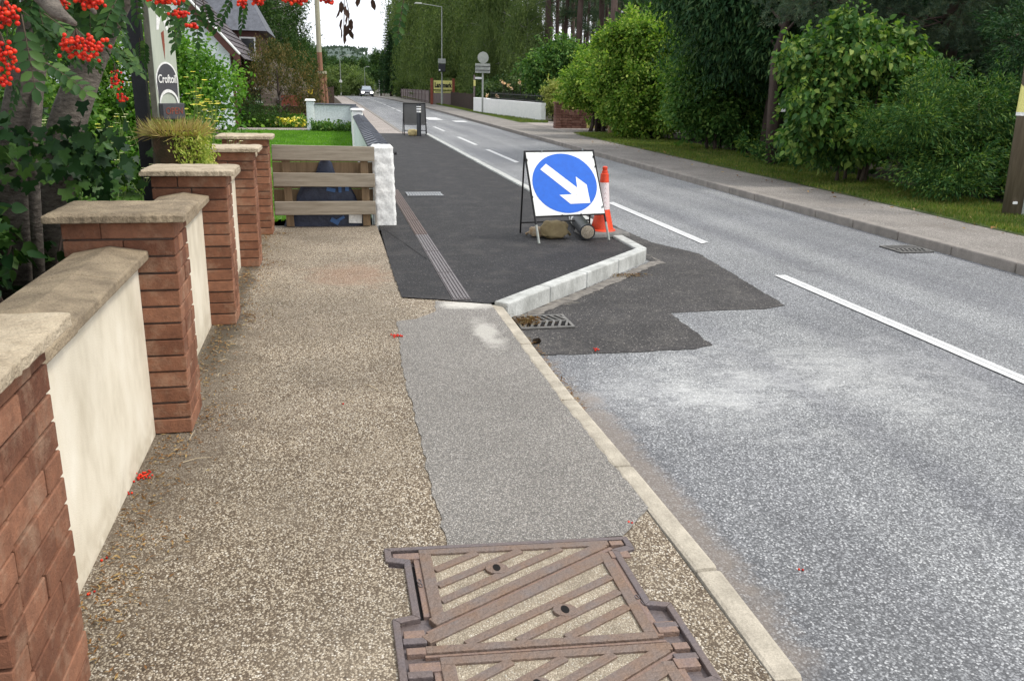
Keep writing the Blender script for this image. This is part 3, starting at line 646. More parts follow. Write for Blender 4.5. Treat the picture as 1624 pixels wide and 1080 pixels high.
# ------------------------------------------------------------------ white block wall with slate coping
def whitewall():
    t=thing('white_wall',(.6,10,0),'white painted block wall with grey slate coping beside the black tarmac','wall')
    # rough end pillar as a displaced lattice
    def lump(name,x0,x1,y0,y1,z0,z1,mat,amp=.008,lean=0,courses=.125,d=.03):
        V=[];F=[]; 
        nx=max(2,int((x1-x0)/d)); ny=max(2,int((y1-y0)/d)); nz=max(2,int((z1-z0)/d))
        idx={}
        def vid(i,j,k):
            if (i,j,k) in idx: return idx[(i,j,k)]
            x=x0+(x1-x0)*i/nx; y=y0+(y1-y0)*j/ny; z=z0+(z1-z0)*k/nz
            c=amp*(math.sin(z*2*math.pi/courses+.8*math.sin(x*19+y*13))*.22+math.sin(x*41+z*23)*.3+math.sin(y*37-z*47+1)*.3+math.sin(x*97+y*71+z*83)*.35+random.uniform(-.25,.25))
            sx=(i==nx)-(i==0); sy=(j==ny)-(j==0); sz=(k==nz)
            cr=.012 if abs(sx)+abs(sy)+sz>1 else 0
            V.append((x+sx*(c-cr)+lean*(1-z),y+sy*(c-cr),z+sz*(c*.5-cr))); idx[(i,j,k)]=len(V)-1; return idx[(i,j,k)]
        for i in range(nx):
            for j in range(ny): F.append([vid(i,j,nz),vid(i+1,j,nz),vid(i+1,j+1,nz),vid(i,j+1,nz)])
        for k in range(nz):
            for i in range(nx): F+= [[vid(i,0,k),vid(i+1,0,k),vid(i+1,0,k+1),vid(i,0,k+1)],[vid(i+1,ny,k),vid(i,ny,k),vid(i,ny,k+1),vid(i+1,ny,k+1)]]
            for j in range(ny): F+= [[vid(nx,j,k),vid(nx,j+1,k),vid(nx,j+1,k+1),vid(nx,j,k+1)],[vid(0,j+1,k),vid(0,j,k),vid(0,j,k+1),vid(0,j+1,k+1)]]
        b=MB(); b.add(V,F); return b.build(name,mat,t,smooth=True)
    lump('end_pillar',.488,.73,10.0,10.3,-.05,.915,M_wpaint,.0055,lean=.028,d=.018)
    pts=[(.475,10.3,.90),(.56,16,.865),(.65,21.3,.83)]
    def run(x0,y0,x1,y1,zt0,zt1,th=.2):
        b=MB(); b.add([(x0,y0,-.1),(x0+th,y0,-.1),(x1+th,y1,-.1),(x1,y1,-.1),(x0,y0,zt0-.03),(x0+th,y0,zt0-.03),(x1+th,y1,zt1-.03),(x1,y1,zt1-.03)],[(0,3,2,1),(4,5,6,7),(0,1,5,4),(1,2,6,5),(2,3,7,6),(3,0,4,7)])
        b.build('wall_panel',M_wpaint_shade,t)
        L=math.hypot(x1-x0,y1-y0); n=int(L/.42)
        b=MB()
        for k in range(n):
            a0=k/n; a1=(k+1.12)/n; lo=.03+random.uniform(-.006,.006)
            def pt(a,off,dz): return (x0+(x1-x0)*a+off,y0+(y1-y0)*a,zt0+(zt1-zt0)*a+dz)
            b.add([pt(a0,-.025,-.03+.022),pt(a0,th/2,.035),pt(a0,th+.045,-.005),pt(a1,th+.045,-.028),pt(a1,th/2,.012),pt(a1,-.025,-.03),
                   pt(a0,-.025,-.045+.01),pt(a0,th+.045,-.03),pt(a1,th+.045,-.045),pt(a1,-.025,-.05)],[(0,1,4,5),(1,2,3,4),(0,6,7,2,1),(3,8,9,5,4),(2,7,8,3),(0,5,9,6)])
        b.build('slate_coping',M_slate,t,bevel=.006,segs=2)
    run(.50,10.3,.64,21.2,.885,.835,.2); run(.66,21.55,.80,29.8,.83,.80,.2)
    lump('middle_pillar',.60,.86,21.2,21.55,-.05,.93,M_wpaint,.004,d=.06)
    lump('middle_pillar_cap',.57,.89,21.17,21.58,.94,.985,M_wpaint,.003,d=.06)
    b=MB(); b.bb(-.36,1.0,29.85,30.1,-.1,.83); b.build('return_wall',M_wpaint_shade,t)
    b=MB()
    for k in range(4): b.bb(-.36+k*.34,-.36+k*.34+.333,29.79,30.16,.832-k*.004,.872-k*.004)
    b.build('return_coping',M_slate,t,bevel=.006)
    lump('corner_pillar',-.63,-.36,29.8,30.12,-.05,.94,M_wpaint_shade,.004,d=.06)
    b=MB(); b.box((-.5,29.96,.975),(.36,.4,.06),taper=.8); b.build('pillar_cap',M_wpaint,t,bevel=.01)
    b=MB(); b.tube([(.745,10.05,.83),(.775,10.05,.83)],.02); b.build('bracket',M_bsteel,t)
whitewall()

# ------------------------------------------------------------------ arrow sign on its folding frame
def arrow_sign():
    t=thing('road_sign',(2.5,8.9,.01),'square keep right sign, white arrow on blue disc, on a black folding frame','road sign')
    FL=Vector((2.15,8.66,.01)); FR=Vector((2.97,8.80,.01))
    TL=P3(832,241,9.0); TR=P3(942,238,9.10)
    # plate lies in the plane of the front legs
    ul=(TL-FL).normalized(); urr=(TR-FR).normalized()
    a=.29; BL=FL.lerp(TL,a); BR=FR.lerp(TR,a)
    nrm=(BR-BL).cross(TL-BL).normalized()
    if nrm.y>0: nrm=-nrm
    TR=TR-nrm*(TR-BL).dot(nrm)
    def Q(u,v,off=0): return BL*(1-u)*(1-v)+BR*u*(1-v)+TR*u*v+TL*(1-u)*v+nrm*off
    b=MB(); b.slab([Q(.0,.0,.004),Q(1,0,.004),Q(1,1,.004),Q(0,1,.004)],nrm,.004); b.build('sign_plate',M_sface,t)
    n=48; b=MB(); b.slab([Q(.5+.462*math.cos(2*math.pi*k/n),.497+.462*math.sin(2*math.pi*k/n),.0065) for k in range(n)],nrm,.002); b.build('blue_disc',M_blue,t)
    ar=[(.271,.806),(.664,.423),(.671,.596),(.81,.465),(.816,.179),(.528,.176),(.391,.319),(.573,.323),(.178,.721)]
    b=MB(); b.slab([Q(u,v,.0085) for u,v in ar],nrm,.0015); b.build('white_arrow',M_sface,t)
    b=MB(); r=.011
    b.tube([FL,TL+(TL-FL)*.0],r*1.05,8); b.tube([FR,TR],r*1.05,8); b.tube([TL-Vector((.008,0,0)),TR+Vector((.008,0,0))],r,8); b.tube([BL,BR],r*.9,8)
    b.build('front_frame',M_bsteel,t)
    RL=Vector((2.10,9.36,.01)); RR=Vector((2.95,9.48,.01)); b=MB()
    b.tube([RL,TL],r*.9,8); b.tube([RR,TR],r*.9,8); b.tube([RL.lerp(TL,.13),RR.lerp(TR,.13)],r*.9,8); b.build('rear_frame',M_bsteel,t)
    for P_,Q_ in ((FL,TL),(FR,TR)):
        b=MB(); u=(Q_-P_).normalized(); b.tube([P_,P_+u*.2],.0135,8); b.build('foot',M_galv,t)
    for (u,v) in ((.24,1.0),(.84,1.015),(.98,.11),(.38,.0),(.65,.0),(.005,.87),(.003,.3),(.99,.75),(.985,.9)):
        b=MB(); c=Q(u,v,.012); b.box(c,(.016,.01,.022)); b.build('clip',M_steel if v>.95 or (u>.97 and v<.2) else M_bsteel,t)
arrow_sign()
def sandbag(c,sx,sy,sz,rz,mat,label,name='sandbag',sag=.3):
    t=thing(name,(c[0],c[1],c[2]),label,'sandbag')
    n=28;m=20; V=[];F=[]; A=Matrix.Rotation(rz,3,'Z')
    for j in range(m+1):
        ph=math.pi*j/m
        for k in range(n):
            th=2*math.pi*k/n
            e=.55; f=lambda x:math.copysign(abs(x)**e,x)
            x=f(math.sin(ph))*f(math.cos(th)) ; y=f(math.sin(ph))*math.sin(th); z=f(math.cos(ph))
            wr=1+.05*math.sin(9*x+5*z+2)+.03*math.sin(23*x+11*y)+.03*math.sin(17*z-9*x)
            pin=1-.55*abs(x)**5*(1-abs(z)**.3*0)
            V.append(Vector(c)+A@Vector((x*sx*wr,y*sy*pin*wr,(z+ -sag*0)*sz*(1-.25*abs(x)**4)*wr+sz)))
    for j in range(m):
        for k in range(n): F.append((j*n+k,j*n+(k+1)%n,(j+1)*n+(k+1)%n,(j+1)*n+k))
    b=MB(); b.add(V,F); b.build('sack_body',mat,t,smooth=True)
    b=MB()
    tip=Vector(c)+A@Vector((sx*.95,0,sz*1.0))
    b.tube([tip-A@Vector((.02,0,0)),tip+A@Vector((.015,.0,-sz*.3)),tip+A@Vector((.04,.01,-sz*.7))],[.016,.009,.017],8); b.build('tied_end',mat,t,smooth=True)
    return t
sandbag((2.40,8.99,.008),.155,.085,.095,R_(4),M_sand,'plump khaki sandbag lying under the blue arrow sign')
sandbag((2.24,9.10,.008),.10,.055,.055,R_(150),M_sand2,'small torn orange and white sandbag beside the khaki one')
def bollard(name,base,tip,label,group=None,r=.072,bands=((.80,.85),(.88,.93),(.70,.75)),conc=False,cap=True):
    base=Vector(base); tip=Vector(tip); t=thing(name,base,label,'bollard',group); ax=(tip-base); L=ax.length; u=ax.normalized()
    b=MB(); b.lathe(base,[(r*1.10,0),(r*1.12,.015),(r,.05),(r,L-.02),(r*.9,L)],20,u); b.build('body',M_blackp,t,smooth='auto')
    for (a,c) in bands:
        q=MB(); q.lathe(base+u*L*a,[(r*1.015,0),(r*1.02,.002),(r*1.02,L*(c-a)-.002),(r*1.015,L*(c-a))],20,u); q.build('reflective_band',M_wpaint,t)
    if conc:
        q=MB(); q.lathe(base-u*.004,[(r*.92,0),(r*.86,-.006),(r*.4,-.012)],18,u); q.build('concrete_foot',M_conc,t)
    return t
bollard('fallen_bollard',(2.72,8.80,.10),(2.93,10.12,.095),'black plastic bollard lying on its side under the sign',conc=True,r=.078,bands=((.60,.68),(.74,.82)))
def cone():
    c=Vector((3.0,9.16,.035)); t=thing('traffic_cone',(3.0,9.16,.008),'tall orange and white traffic cone on grey rubber base beside the arrow sign','traffic cone')
    b=MB(); b.box((3.0,9.16,.035),(.50,.46,.055),rz=R_(9),taper=.93); b.build('base',M_rubber,t,bevel=.015)
    b=MB(); b.lathe((3.0,9.16,.06),[(.155,0),(.15,.012),(.128,.02),(.075,.24)],28); b.build('lower_cone',M_orange,t,smooth='auto')
    b=MB(); b.lathe((3.0,9.16,.30),[(.0755,0),(.051,.295)],28); b.build('white_sleeve',M_sleeve,t,smooth='auto')
    b=MB(); b.lathe((3.0,9.16,.595),[(.052,0),(.044,.095),(.032,.10),(.034,.115),(.030,.128),(.024,.13),(.029,.15),(.027,.168),(.016,.175)],24); b.build('upper_cone',M_orange,t,smooth='auto')
cone()
# second, back-to-front sign farther along
def far_sign():
    t=thing('road_sign',(2.7,27.7,0),'grey backed folding road sign seen from behind, far along the black tarmac','road sign')
    z0,z1=.34,.965; x0,x1=2.38,3.06
    b=MB(); b.bb(x0,x1,27.80,27.81,z0,z1); b.build('sign_back',M_blank,t)
    b=MB()
    for (x,y) in ((x0,27.55),(x1,27.55)): b.tube([(x,y,.0),(x,27.79,.975)],.016,6)
    b.tube([(x0,27.79,.975),(x1,27.79,.975)],.016,6); b.tube([(x0,27.68,.33),(x1,27.68,.33)],.014,6); b.tube([(x0,27.60,.15),(x1,27.60,.15)],.012,6)
    b.tube([(x0-.01,28.0,.0),(x0,27.79,.975)],.014,6); b.tube([(x1+.07,28.0,.0),(x1,27.79,.975)],.014,6)
    b.build('frame',M_bsteel,t)
far_sign()
bollard('bollard',(2.80,27.2,.0),(2.80,27.2,.97),'upright black bollard with white bands in front of the far sign',r=.068,bands=((.74,.79),(.82,.87),(.90,.93)))
sandbag((2.62,27.35,.0),.16,.1,.10,R_(20),M_sand3,'pale yellow sandbag at the foot of the far black bollard')

# ------------------------------------------------------------------ hanging board on black post, planter
def board_sign():
    x,y=-1.375,7.2
    t=thing('house_sign',(x,y,0),'tall pale green sign board with black crest on a black post behind the wall','sign')
    b=MB(); b.bb(x-.048,x+.048,y-.048,y+.048,-.1,2.55); b.build('post',M_black,t,bevel=.004)
    b=MB(); b.bb(x+.05,x+.40,y-.02,y+.02,2.47,2.51); b.build('hanging_bracket',M_black,t)
    a=R_(50); n=Vector((math.sin(a),-math.cos(a),0)); s=Vector((math.cos(a),math.sin(a),0)); c=Vector((x+.175,y-.0,0)); up=Vector((0,0,1))
    W2=.108
    def pt(u,z,off=0): return c+s*u+up*z+n*off
    out=[(-W2+.01,1.30),(W2-.01,1.30),(W2,1.32),(W2,2.10)]+[(W2*math.cos(q),2.10+.17*math.sin(q)) for q in [math.pi*i/12 for i in range(1,12)]]+[(-W2,2.10),(-W2,1.32)]
    b=MB(); b.slab([pt(u,z,.022) for u,z in out],n,.065); b.build('board_edge',M_boarde,t,bevel=.004)
    b=MB(); b.slab([pt(u*.99,z,.028) for u,z in out],n,.006); b.build('board',M_board,t)
    def arch(r0,h0,zb,r1,h1,zb1,mat,off,nm):
        k=18; b=MB(); q=[]
        for i in range(k+1): an=math.pi*i/k; q.append((r0*math.cos(an),zb+h0*math.sin(an)))
        w2=[(r1*math.cos(math.pi*i/k),zb1+h1*math.sin(math.pi*i/k)) for i in range(k+1)]
        vs=[pt(u,z,off) for u,z in q]+[pt(u,z,off) for u,z in w2]
        b.add(vs,[(i,i+1,k+2+i,k+1+i) for i in range(k)]); o=b.build(nm,mat,t); m=o.modifiers.new('thick','SOLIDIFY'); m.thickness=.002; m.offset=1 if True else 0; return o
    arch(.104,.150,1.575,.050+.035,.085,1.435,M_twhite,.0295,'crest_border')
    arch(.094,.138,1.573,.086,.097,1.43,M_plaque,.0325,'crest')
    arch(.088,.097,1.425,.078,.082,1.42,M_twhite,.0345,'crest_arc')
    b=MB(); b.slab([pt(-.094,1.575,.0325),pt(.094,1.575,.0325),pt(.088,1.43,.0325),pt(.072,1.505,.0325),pt(0,1.535,.0325),pt(-.072,1.505,.0325),pt(-.088,1.43,.0325)],n,.001); b.build('crest_fill',M_plaque,t)
    rot=Matrix((s,up,n)).transposed()
    text('lettering','Croftoil',.085,M_twhite,t,pt(.0,1.598,.036),rot,ext=.0012,sx=.62,bold=.0012)
    b=MB(); b.slab([pt(-.015,1.93,.030),pt(.012,1.95,.030),pt(.010,1.84,.030),pt(.0,1.74,.030),pt(-.010,1.85,.030)],n,.001); b.build('painted_flame',M_redbr,t)
    b=MB(); b.slab([pt(-.03,2.14,.030),pt(.03,2.14,.030),pt(.055,1.95,.030),pt(.035,1.95,.030),pt(.0,2.06,.030),pt(-.035,1.95,.030),pt(-.055,1.95,.030)],n,.001); b.build('painted_figure',M_twhite,t)
    b=MB(); q=c+n*.05+s*.005+up*1.365; b.box(q,(.205,.05,.115),rz=a); b.build('plaque',M_plaque,t,bevel=.003)
    text('plaque_lettering','OPEN',.07,M_redbr,t,q+n*.027,rot,ext=.001,sx=.9)
board_sign()
# ------------------------------------------------------------------ street furniture
def pole_line(name,base,top,r0,r1,mat,n=10): 
    b=MB(); b.tube([base,top],[r0,r1],n); return b
def lamp(x,y,h,arm,label,dirn=-1,extra=None):
    z=prof(y); t=thing('street_lamp',(x,y,z),label,'street lamp')
    b=MB(); b.tube([(x,y,z),(x,y,z+1.6)],[.085,.08]); b.tube([(x,y,z+1.6),(x,y,z+h)],[.05,.035]); b.build('column',M_galv,t)
    b=MB(); b.tube([(x,y,z+h),(x+dirn*arm*.9,y,z+h+.16)],.025); b.build('arm',M_galv,t)
    b=MB(); b.box((x+dirn*(arm+.2),y,z+h+.19),(.62,.2,.11),taper=.7); b.build('lantern',M_galv,t,bevel=.02)
    if extra: extra(t,x,y,z)
    return t
def spd(t,x,y,z):
    b=MB(); b.box((x-.02,y-.16,z+3.15),(.56,.12,.34)); b.build('sign_box_upper',M_galv,t,bevel=.02)
    b=MB(); b.box((x-.02,y-.17,z+2.68),(.52,.14,.55)); b.build('sign_box_lower',M_blackp,t,bevel=.02)
    b=MB(); b.box((x-.2,y-.26,z+2.52),(.1,.04,.1)); b.build('reflector',M_wpaint,t)
lamp(P3(701,165,66).x,66,6.9,1.5,'tall street lamp with black speed display box beyond the verge',extra=spd)
def tag_lamp(t,x,y,z):
    b=MB(); b.tube([(x,y-.1,z+1.85),(x,y-.06,z+1.85)],.2,14); b.build('disc',M_wpaint,t)
lamp(P3(541,150,118).x,118,4.9,.9,'slim far street lamp with a short arm on the left of the road',dirn=1,extra=tag_lamp)
lamp(P3(579,140,142).x,142,4.2,.3,'far pale street lamp standing directly behind the car',dirn=1)
def sign_post():
    p=P3(765,180,49.2); x,y=p.x,49.2; t=thing('sign_post',(x,y,0),'grey post with a round sign and a rectangular plate seen from behind','traffic sign')
    b=MB(); b.tube([(x,y,0),(x,y,3.3)],.05); b.build('post',M_galv,t)
    b=MB(); b.tube([(x,y-.04,2.98),(x,y-.06,2.98)],.31,28); b.build('round_plate',M_galv,t)
    b=MB(); b.box((x-.02,y-.06,2.42),(.84,.02,.50)); b.build('rectangular_plate',M_galv,t)
    b=MB(); b.box((x-.02,y-.085,2.53),(.80,.03,.03)); b.box((x-.02,y-.085,2.32),(.80,.03,.03)); b.build('channel',M_plaque,t)
sign_post()
def way_post():
    p=P3(752,172,54.5); x,y=p.x,54.5; t=thing('waymark_post',(x,y,0),'thin wooden post with a pale finger board and yellow tag by the picket fence','post')
    b=MB(); b.tube([(x,y,0),(x,y,2.1)],.055); b.build('post',M_fence,t)
    b=MB(); b.box((x+.28,y-.06,1.92),(.50,.04,.12)); b.build('finger_board',M_wpaint,t)
    b=MB(); b.box((x,y-.07,1.62),(.13,.03,.35)); b.build('tag',M_yel,t)
way_post()
for (px,Y,h,lab) in ((602,140,2.3,'short white marker post far up the road beside the wood'),(609.5,136,2.5,'grey weathered post at the far lane mouth')):
    p=P3(px,150,Y); t=thing('marker_post',(p.x,Y,prof(Y)),lab,'post'); b=MB(); b.box((p.x,Y,prof(Y)+h/2),(.13,.13,h)); b.build('shaft',M_wpaint if px<605 else M_fence,t); b=MB(); b.box((p.x,Y,prof(Y)+h+.03),(.16,.16,.06),taper=.5); b.build('post_cap',M_wpaint if px<605 else M_fence,t)
def utility():
    p=Vector((9.33,10.2,0)); t=thing('utility_pole',p,'thick weathered utility pole with a yellow dog notice at the right edge','pole')
    b=MB(); b.tube([p+Vector((.03,0,-.1)),p+Vector((-.30,0,7.5))],[.155,.12],20); b.build('pole',M_pole,t,smooth=True)
    b=MB(); b.tube([p+Vector((.02,-.17,0)),p+Vector((.0,-.165,2.4))],.026,8); b.build('cable_guard',M_galv,t)
    b=MB(); b.lathe(p+Vector((-.043,0,1.40)),[(.153,0),(.153,.36)],24); b.build('yellow_notice',M_yel,t,smooth='auto')
    b=MB(); b.lathe(p+Vector((-.040,0,1.355)),[(.1545,0),(.1545,.05)],24); b.build('white_notice_foot',M_wpaint,t,smooth='auto')
    # dog silhouette on the notice, modelled as a thin raised shape
    b=MB(); cx,cz=p.x-.085,1.55; y=-.152+p.y
    for (u,v,w_,h_) in ((0,0,.075,.03),(.035,.025,.03,.028),(.055,.022,.02,.012),(-.03,-.03,.012,.04),(.028,-.03,.012,.04),(-.045,.015,.025,.01)):
        b.box((cx+u,y+abs(cx+u-p.x+.04)*.12,cz+v),(w_,.012,h_))
    b.build('dog_silhouette',M_bsteel,t)
    b=MB(); b.box(p+Vector((-.10,-.12,.20)),(.06,.02,.035)); b.build('small_tag',M_wpaint,t)
utility()
def telpole():
    x=P3(507,100,45).x; t=thing('telegraph_pole',(x,45,0),'tall telegraph pole, pale above and red brown below, behind the white wall','pole')
    b=MB(); b.tube([(x+.10,45,-.1),(x,45,2.9)],[.13,.12],12); b.build('lower_pole',M_tel,t)
    b=MB(); b.tube([(x,45,2.9),(x-.03,45,8.5)],[.121,.11],12); b.build('upper_pole',M_telp,t)
    b=MB(); b.tube([(x+.30,45.05,-.1),(x+.20,45.05,2.0)],[.10,.09],10); b.build('support_stub',M_tel,t)
    b=MB(); b.tube([(x+.10,45,1.9),(x+.10,45,2.02)],.22,12); b.build('band',M_telp,t)
telpole()
def shop_board():
    Y=69; z=prof(Y); t=thing('sign_board',(8.95,Y,z),'yellow board with bold black lettering between red brown posts','sign')
    xa,xb=P3(688,150,Y).x,P3(717,150,Y).x
    for x in (xa-.16,xb+.10):
        b=MB(); b.box((x,Y,z+.98),(.2,.16,1.96)); b.build('red_post',M_redbr,t)
    b=MB(); b.bb(xa,xb,Y-.03,Y+.03,z+1.12,z+1.80); b.build('yellow_panel',M_yel,t)
    b=MB(); b.bb(xa,xb,Y-.03,Y+.03,z+.86,z+1.02); b.build('lower_panel',M_yel,t)
    b=MB(); b.bb(xa+.1,xb-.1,Y-.045,Y-.031,z+.92,z+.96); b.build('small_line_of_text',M_plaque,t)
    b=MB(); b.bb(xa-.05,xb+.0,Y-.02,Y+.02,z,z+.84); b.build('grey_boards',M_fence,t)
    text('lettering','Landmark',.50,M_bsteel,t,((xa+xb)/2,Y-.045,z+1.44),Matrix.Rotation(R_(90),3,'X'),ext=.01,sx=.66,bold=.02)
shop_board()
def fence(name,pts,h,pitch,bw,mat,label,rails=2,cap=False,group=None):
    a=Vector((*pts[0],0)); c=Vector((*pts[1],0)); d=c-a; L=d.length; u=d.normalized(); t=thing(name,(a.x,a.y,prof(a.y)),label,'fence',group)
    b=MB(); n=int(L/pitch); ang=math.atan2(u.y,u.x)
    for k in range(n):
        p=a+u*(k+.5)*pitch; z=prof(p.y); hh=h+random.uniform(-.02,.02); b.box((p.x,p.y,z+hh/2),(bw,.02,hh),rz=ang)
    b.build('boards',mat,t)
    for r in range(rails):
        b=MB(); zc=h*(.25+.5*r); q=[a+Vector((0,0,prof(a.y)+zc)),c+Vector((0,0,prof(c.y)+zc))]; nn=Vector((-u.y,u.x,0))*.03; b.tube([q[0]+nn,q[1]+nn],.035,4); b.build('rail',mat,t)
    m=max(1,int(L/3))
    for k in range(m+1):
        p=a+u*L*k/m; b=MB(); b.box((p.x-u.y*.06,p.y+u.x*.06,prof(p.y)+(h+.06)/2),(.1,.1,h+.06),rz=ang); b.build('post',mat,t)
fence('board_fence',[(8.35,72.5),(8.75,104)],1.0,.16,.15,M_fence,'long low silvered board fence beyond the yellow board')
fence('picket_fence',[(9.42,67.5),(9.20,56)],.95,.16,.09,M_fenced,'dark brown picket fence between yellow board and white wall')
fence('dark_fence',[(-2.6,63),(.6,66)],1.15,.15,.14,M_fenced,'dark fence beside the telegraph pole far left')
def rside():
    t=thing('roadside_wall',(9.3,45,0),'long white harled wall topped by black iron railings across the road','wall')
    a=Vector((8.60,51.2,0)); c=Vector((9.92,39.9,0)); u=(c-a).normalized(); n=Vector((u.y,-u.x,0)); 
    def bar(s0,s1,z0,z1,th,mat,nm,off=0):
        b=MB(); p=a+u*s0; q=a+u*s1; b.add([p-n*(th/2)+Vector((0,0,z0)),q-n*(th/2)+Vector((0,0,z0)),q+n*(th/2)+Vector((0,0,z0)),p+n*(th/2)+Vector((0,0,z0)),p-n*(th/2)+Vector((0,0,z1)),q-n*(th/2)+Vector((0,0,z1)),q+n*(th/2)+Vector((0,0,z1)),p+n*(th/2)+Vector((0,0,z1))],[(0,1,2,3),(4,5,6,7),(0,1,5,4),(1,2,6,5),(2,3,7,6),(3,0,4,7)]); return b.build(nm,mat,t,bevel=.02)
    L=(c-a).length
    bar(0,2.6,-.1,.82,.25,M_wpaint,'wall_panel'); bar(2.62,L,-.1,.80,.25,M_wpaint,'wall_panel')
    b=MB()
    for k in range(int((L-3)/.14)):
        p=a+u*(3+k*.14); b.box((p.x,p.y,.97),(.018,.018,.34)); 
        if k%3==0: b.lathe((p.x,p.y,1.14),[(.03,0),(.02,.05),(.0,.08)],6)
    b.build('railing_bars',M_bsteel,t)
    b=MB(); b.tube([a+u*3+Vector((0,0,1.1)),c+Vector((0,0,1.1))],.018,6); b.tube([a+u*3+Vector((0,0,.86)),c+Vector((0,0,.86))],.018,6); b.build('railing_rail',M_bsteel,t)
rside()
def redwall():
    t=thing('stone_wall',(10,33.2,0),'low red brown stone wall with a taller end pillar by the driveway','wall')
    def blocks(x0,x1,y,z1,nm,th=.3):
        b=MB(); z=0
        while z<z1-.02:
            x=x0; h=min(.1,z1-z)
            while x<x1-.02:
                L=min(random.uniform(.12,.3),x1-x); b.box((x+L/2,y,z+h/2),(L-.01,th+random.uniform(-.02,.02),h-.01)); x+=L
            z+=h
        b.build(nm,M_redst,t)
    blocks(8.98,11.6,33.35,.60,'wall_body'); blocks(8.72,8.96,33.25,.92,'end_pillar',.34)
    b=MB(); b.box((8.84,33.25,.95),(.32,.42,.06)); b.build('pillar_cap',M_redst,t,bevel=.01)
    b=MB(); 
    for k in range(13): b.box((9.05+k*.2,33.35,.64),(.10,.28,.10),ry=random.uniform(-.2,.2))
    b.build('cock_coping',M_redst,t)
redwall()
def planter_sign():
    x=P3(783+0,190,32.7).x; p=G(950,203); t=thing('name_board',(p.x,32.6,0),'small cream house name board propped on the red brown wall','sign')
    p=P3(943,200,32.6); b=MB(); b.box((p.x,32.6,.17),(.62,.04,.24)); b.build('cream_board',M_yel,t)
    b=MB(); b.box((p.x,32.57,.17),(.42,.02,.06)); b.build('line_of_text',M_fence,t)
    b=MB(); 
    for k in range(7): b.lathe((p.x-.26+k*.09,32.6,.29),[(.03,0),(.05,.05),(.03,.1),(.0,.12)],8)
    b.build('carved_top',M_fenced,t)
planter_sign()
p=G(966.5,213); t=thing('verge_post',(p.x,p.y,0),'short brown wooden post standing on the grass verge','post'); b=MB(); b.box((p.x,p.y,.34),(.11,.11,.72)); b.build('shaft',M_raild,t); b=MB(); b.box((p.x,p.y,.72),(.13,.13,.04),taper=.6); b.build('post_top',M_raild,t)
def sleeperfence():
    t=thing('sleeper_fence',(-2,34,0),'low dark brown sleeper fence behind the garden bed','fence')
    for z0,z1 in ((.40,.66),(.12,.36)):
        b=MB(); b.bb(-6.5,-.66,33.9,34.0,z0,z1); b.build('sleeper_board',M_sleeper,t,bevel=.01)
    for x in (-5.6,-4.1,-2.55,-.75): b=MB(); b.bb(x,x+.12,33.78,33.9,0,.70); b.build('post',M_sleeper,t)
sleeperfence()
t=thing('advert_sign',(-1.2,61,0),'bright yellow sign on a dark hoarding beyond the telegraph pole','sign')
b=MB(); b.bb(P3(477,146,61).x,P3(496,146,61).x,60.95,61,.66,.98); b.build('yellow_board',M_ylo,t); b=MB(); b.bb(-2.4,-.3,61.02,61.1,0,1.0); b.build('hoarding',M_fenced,t)

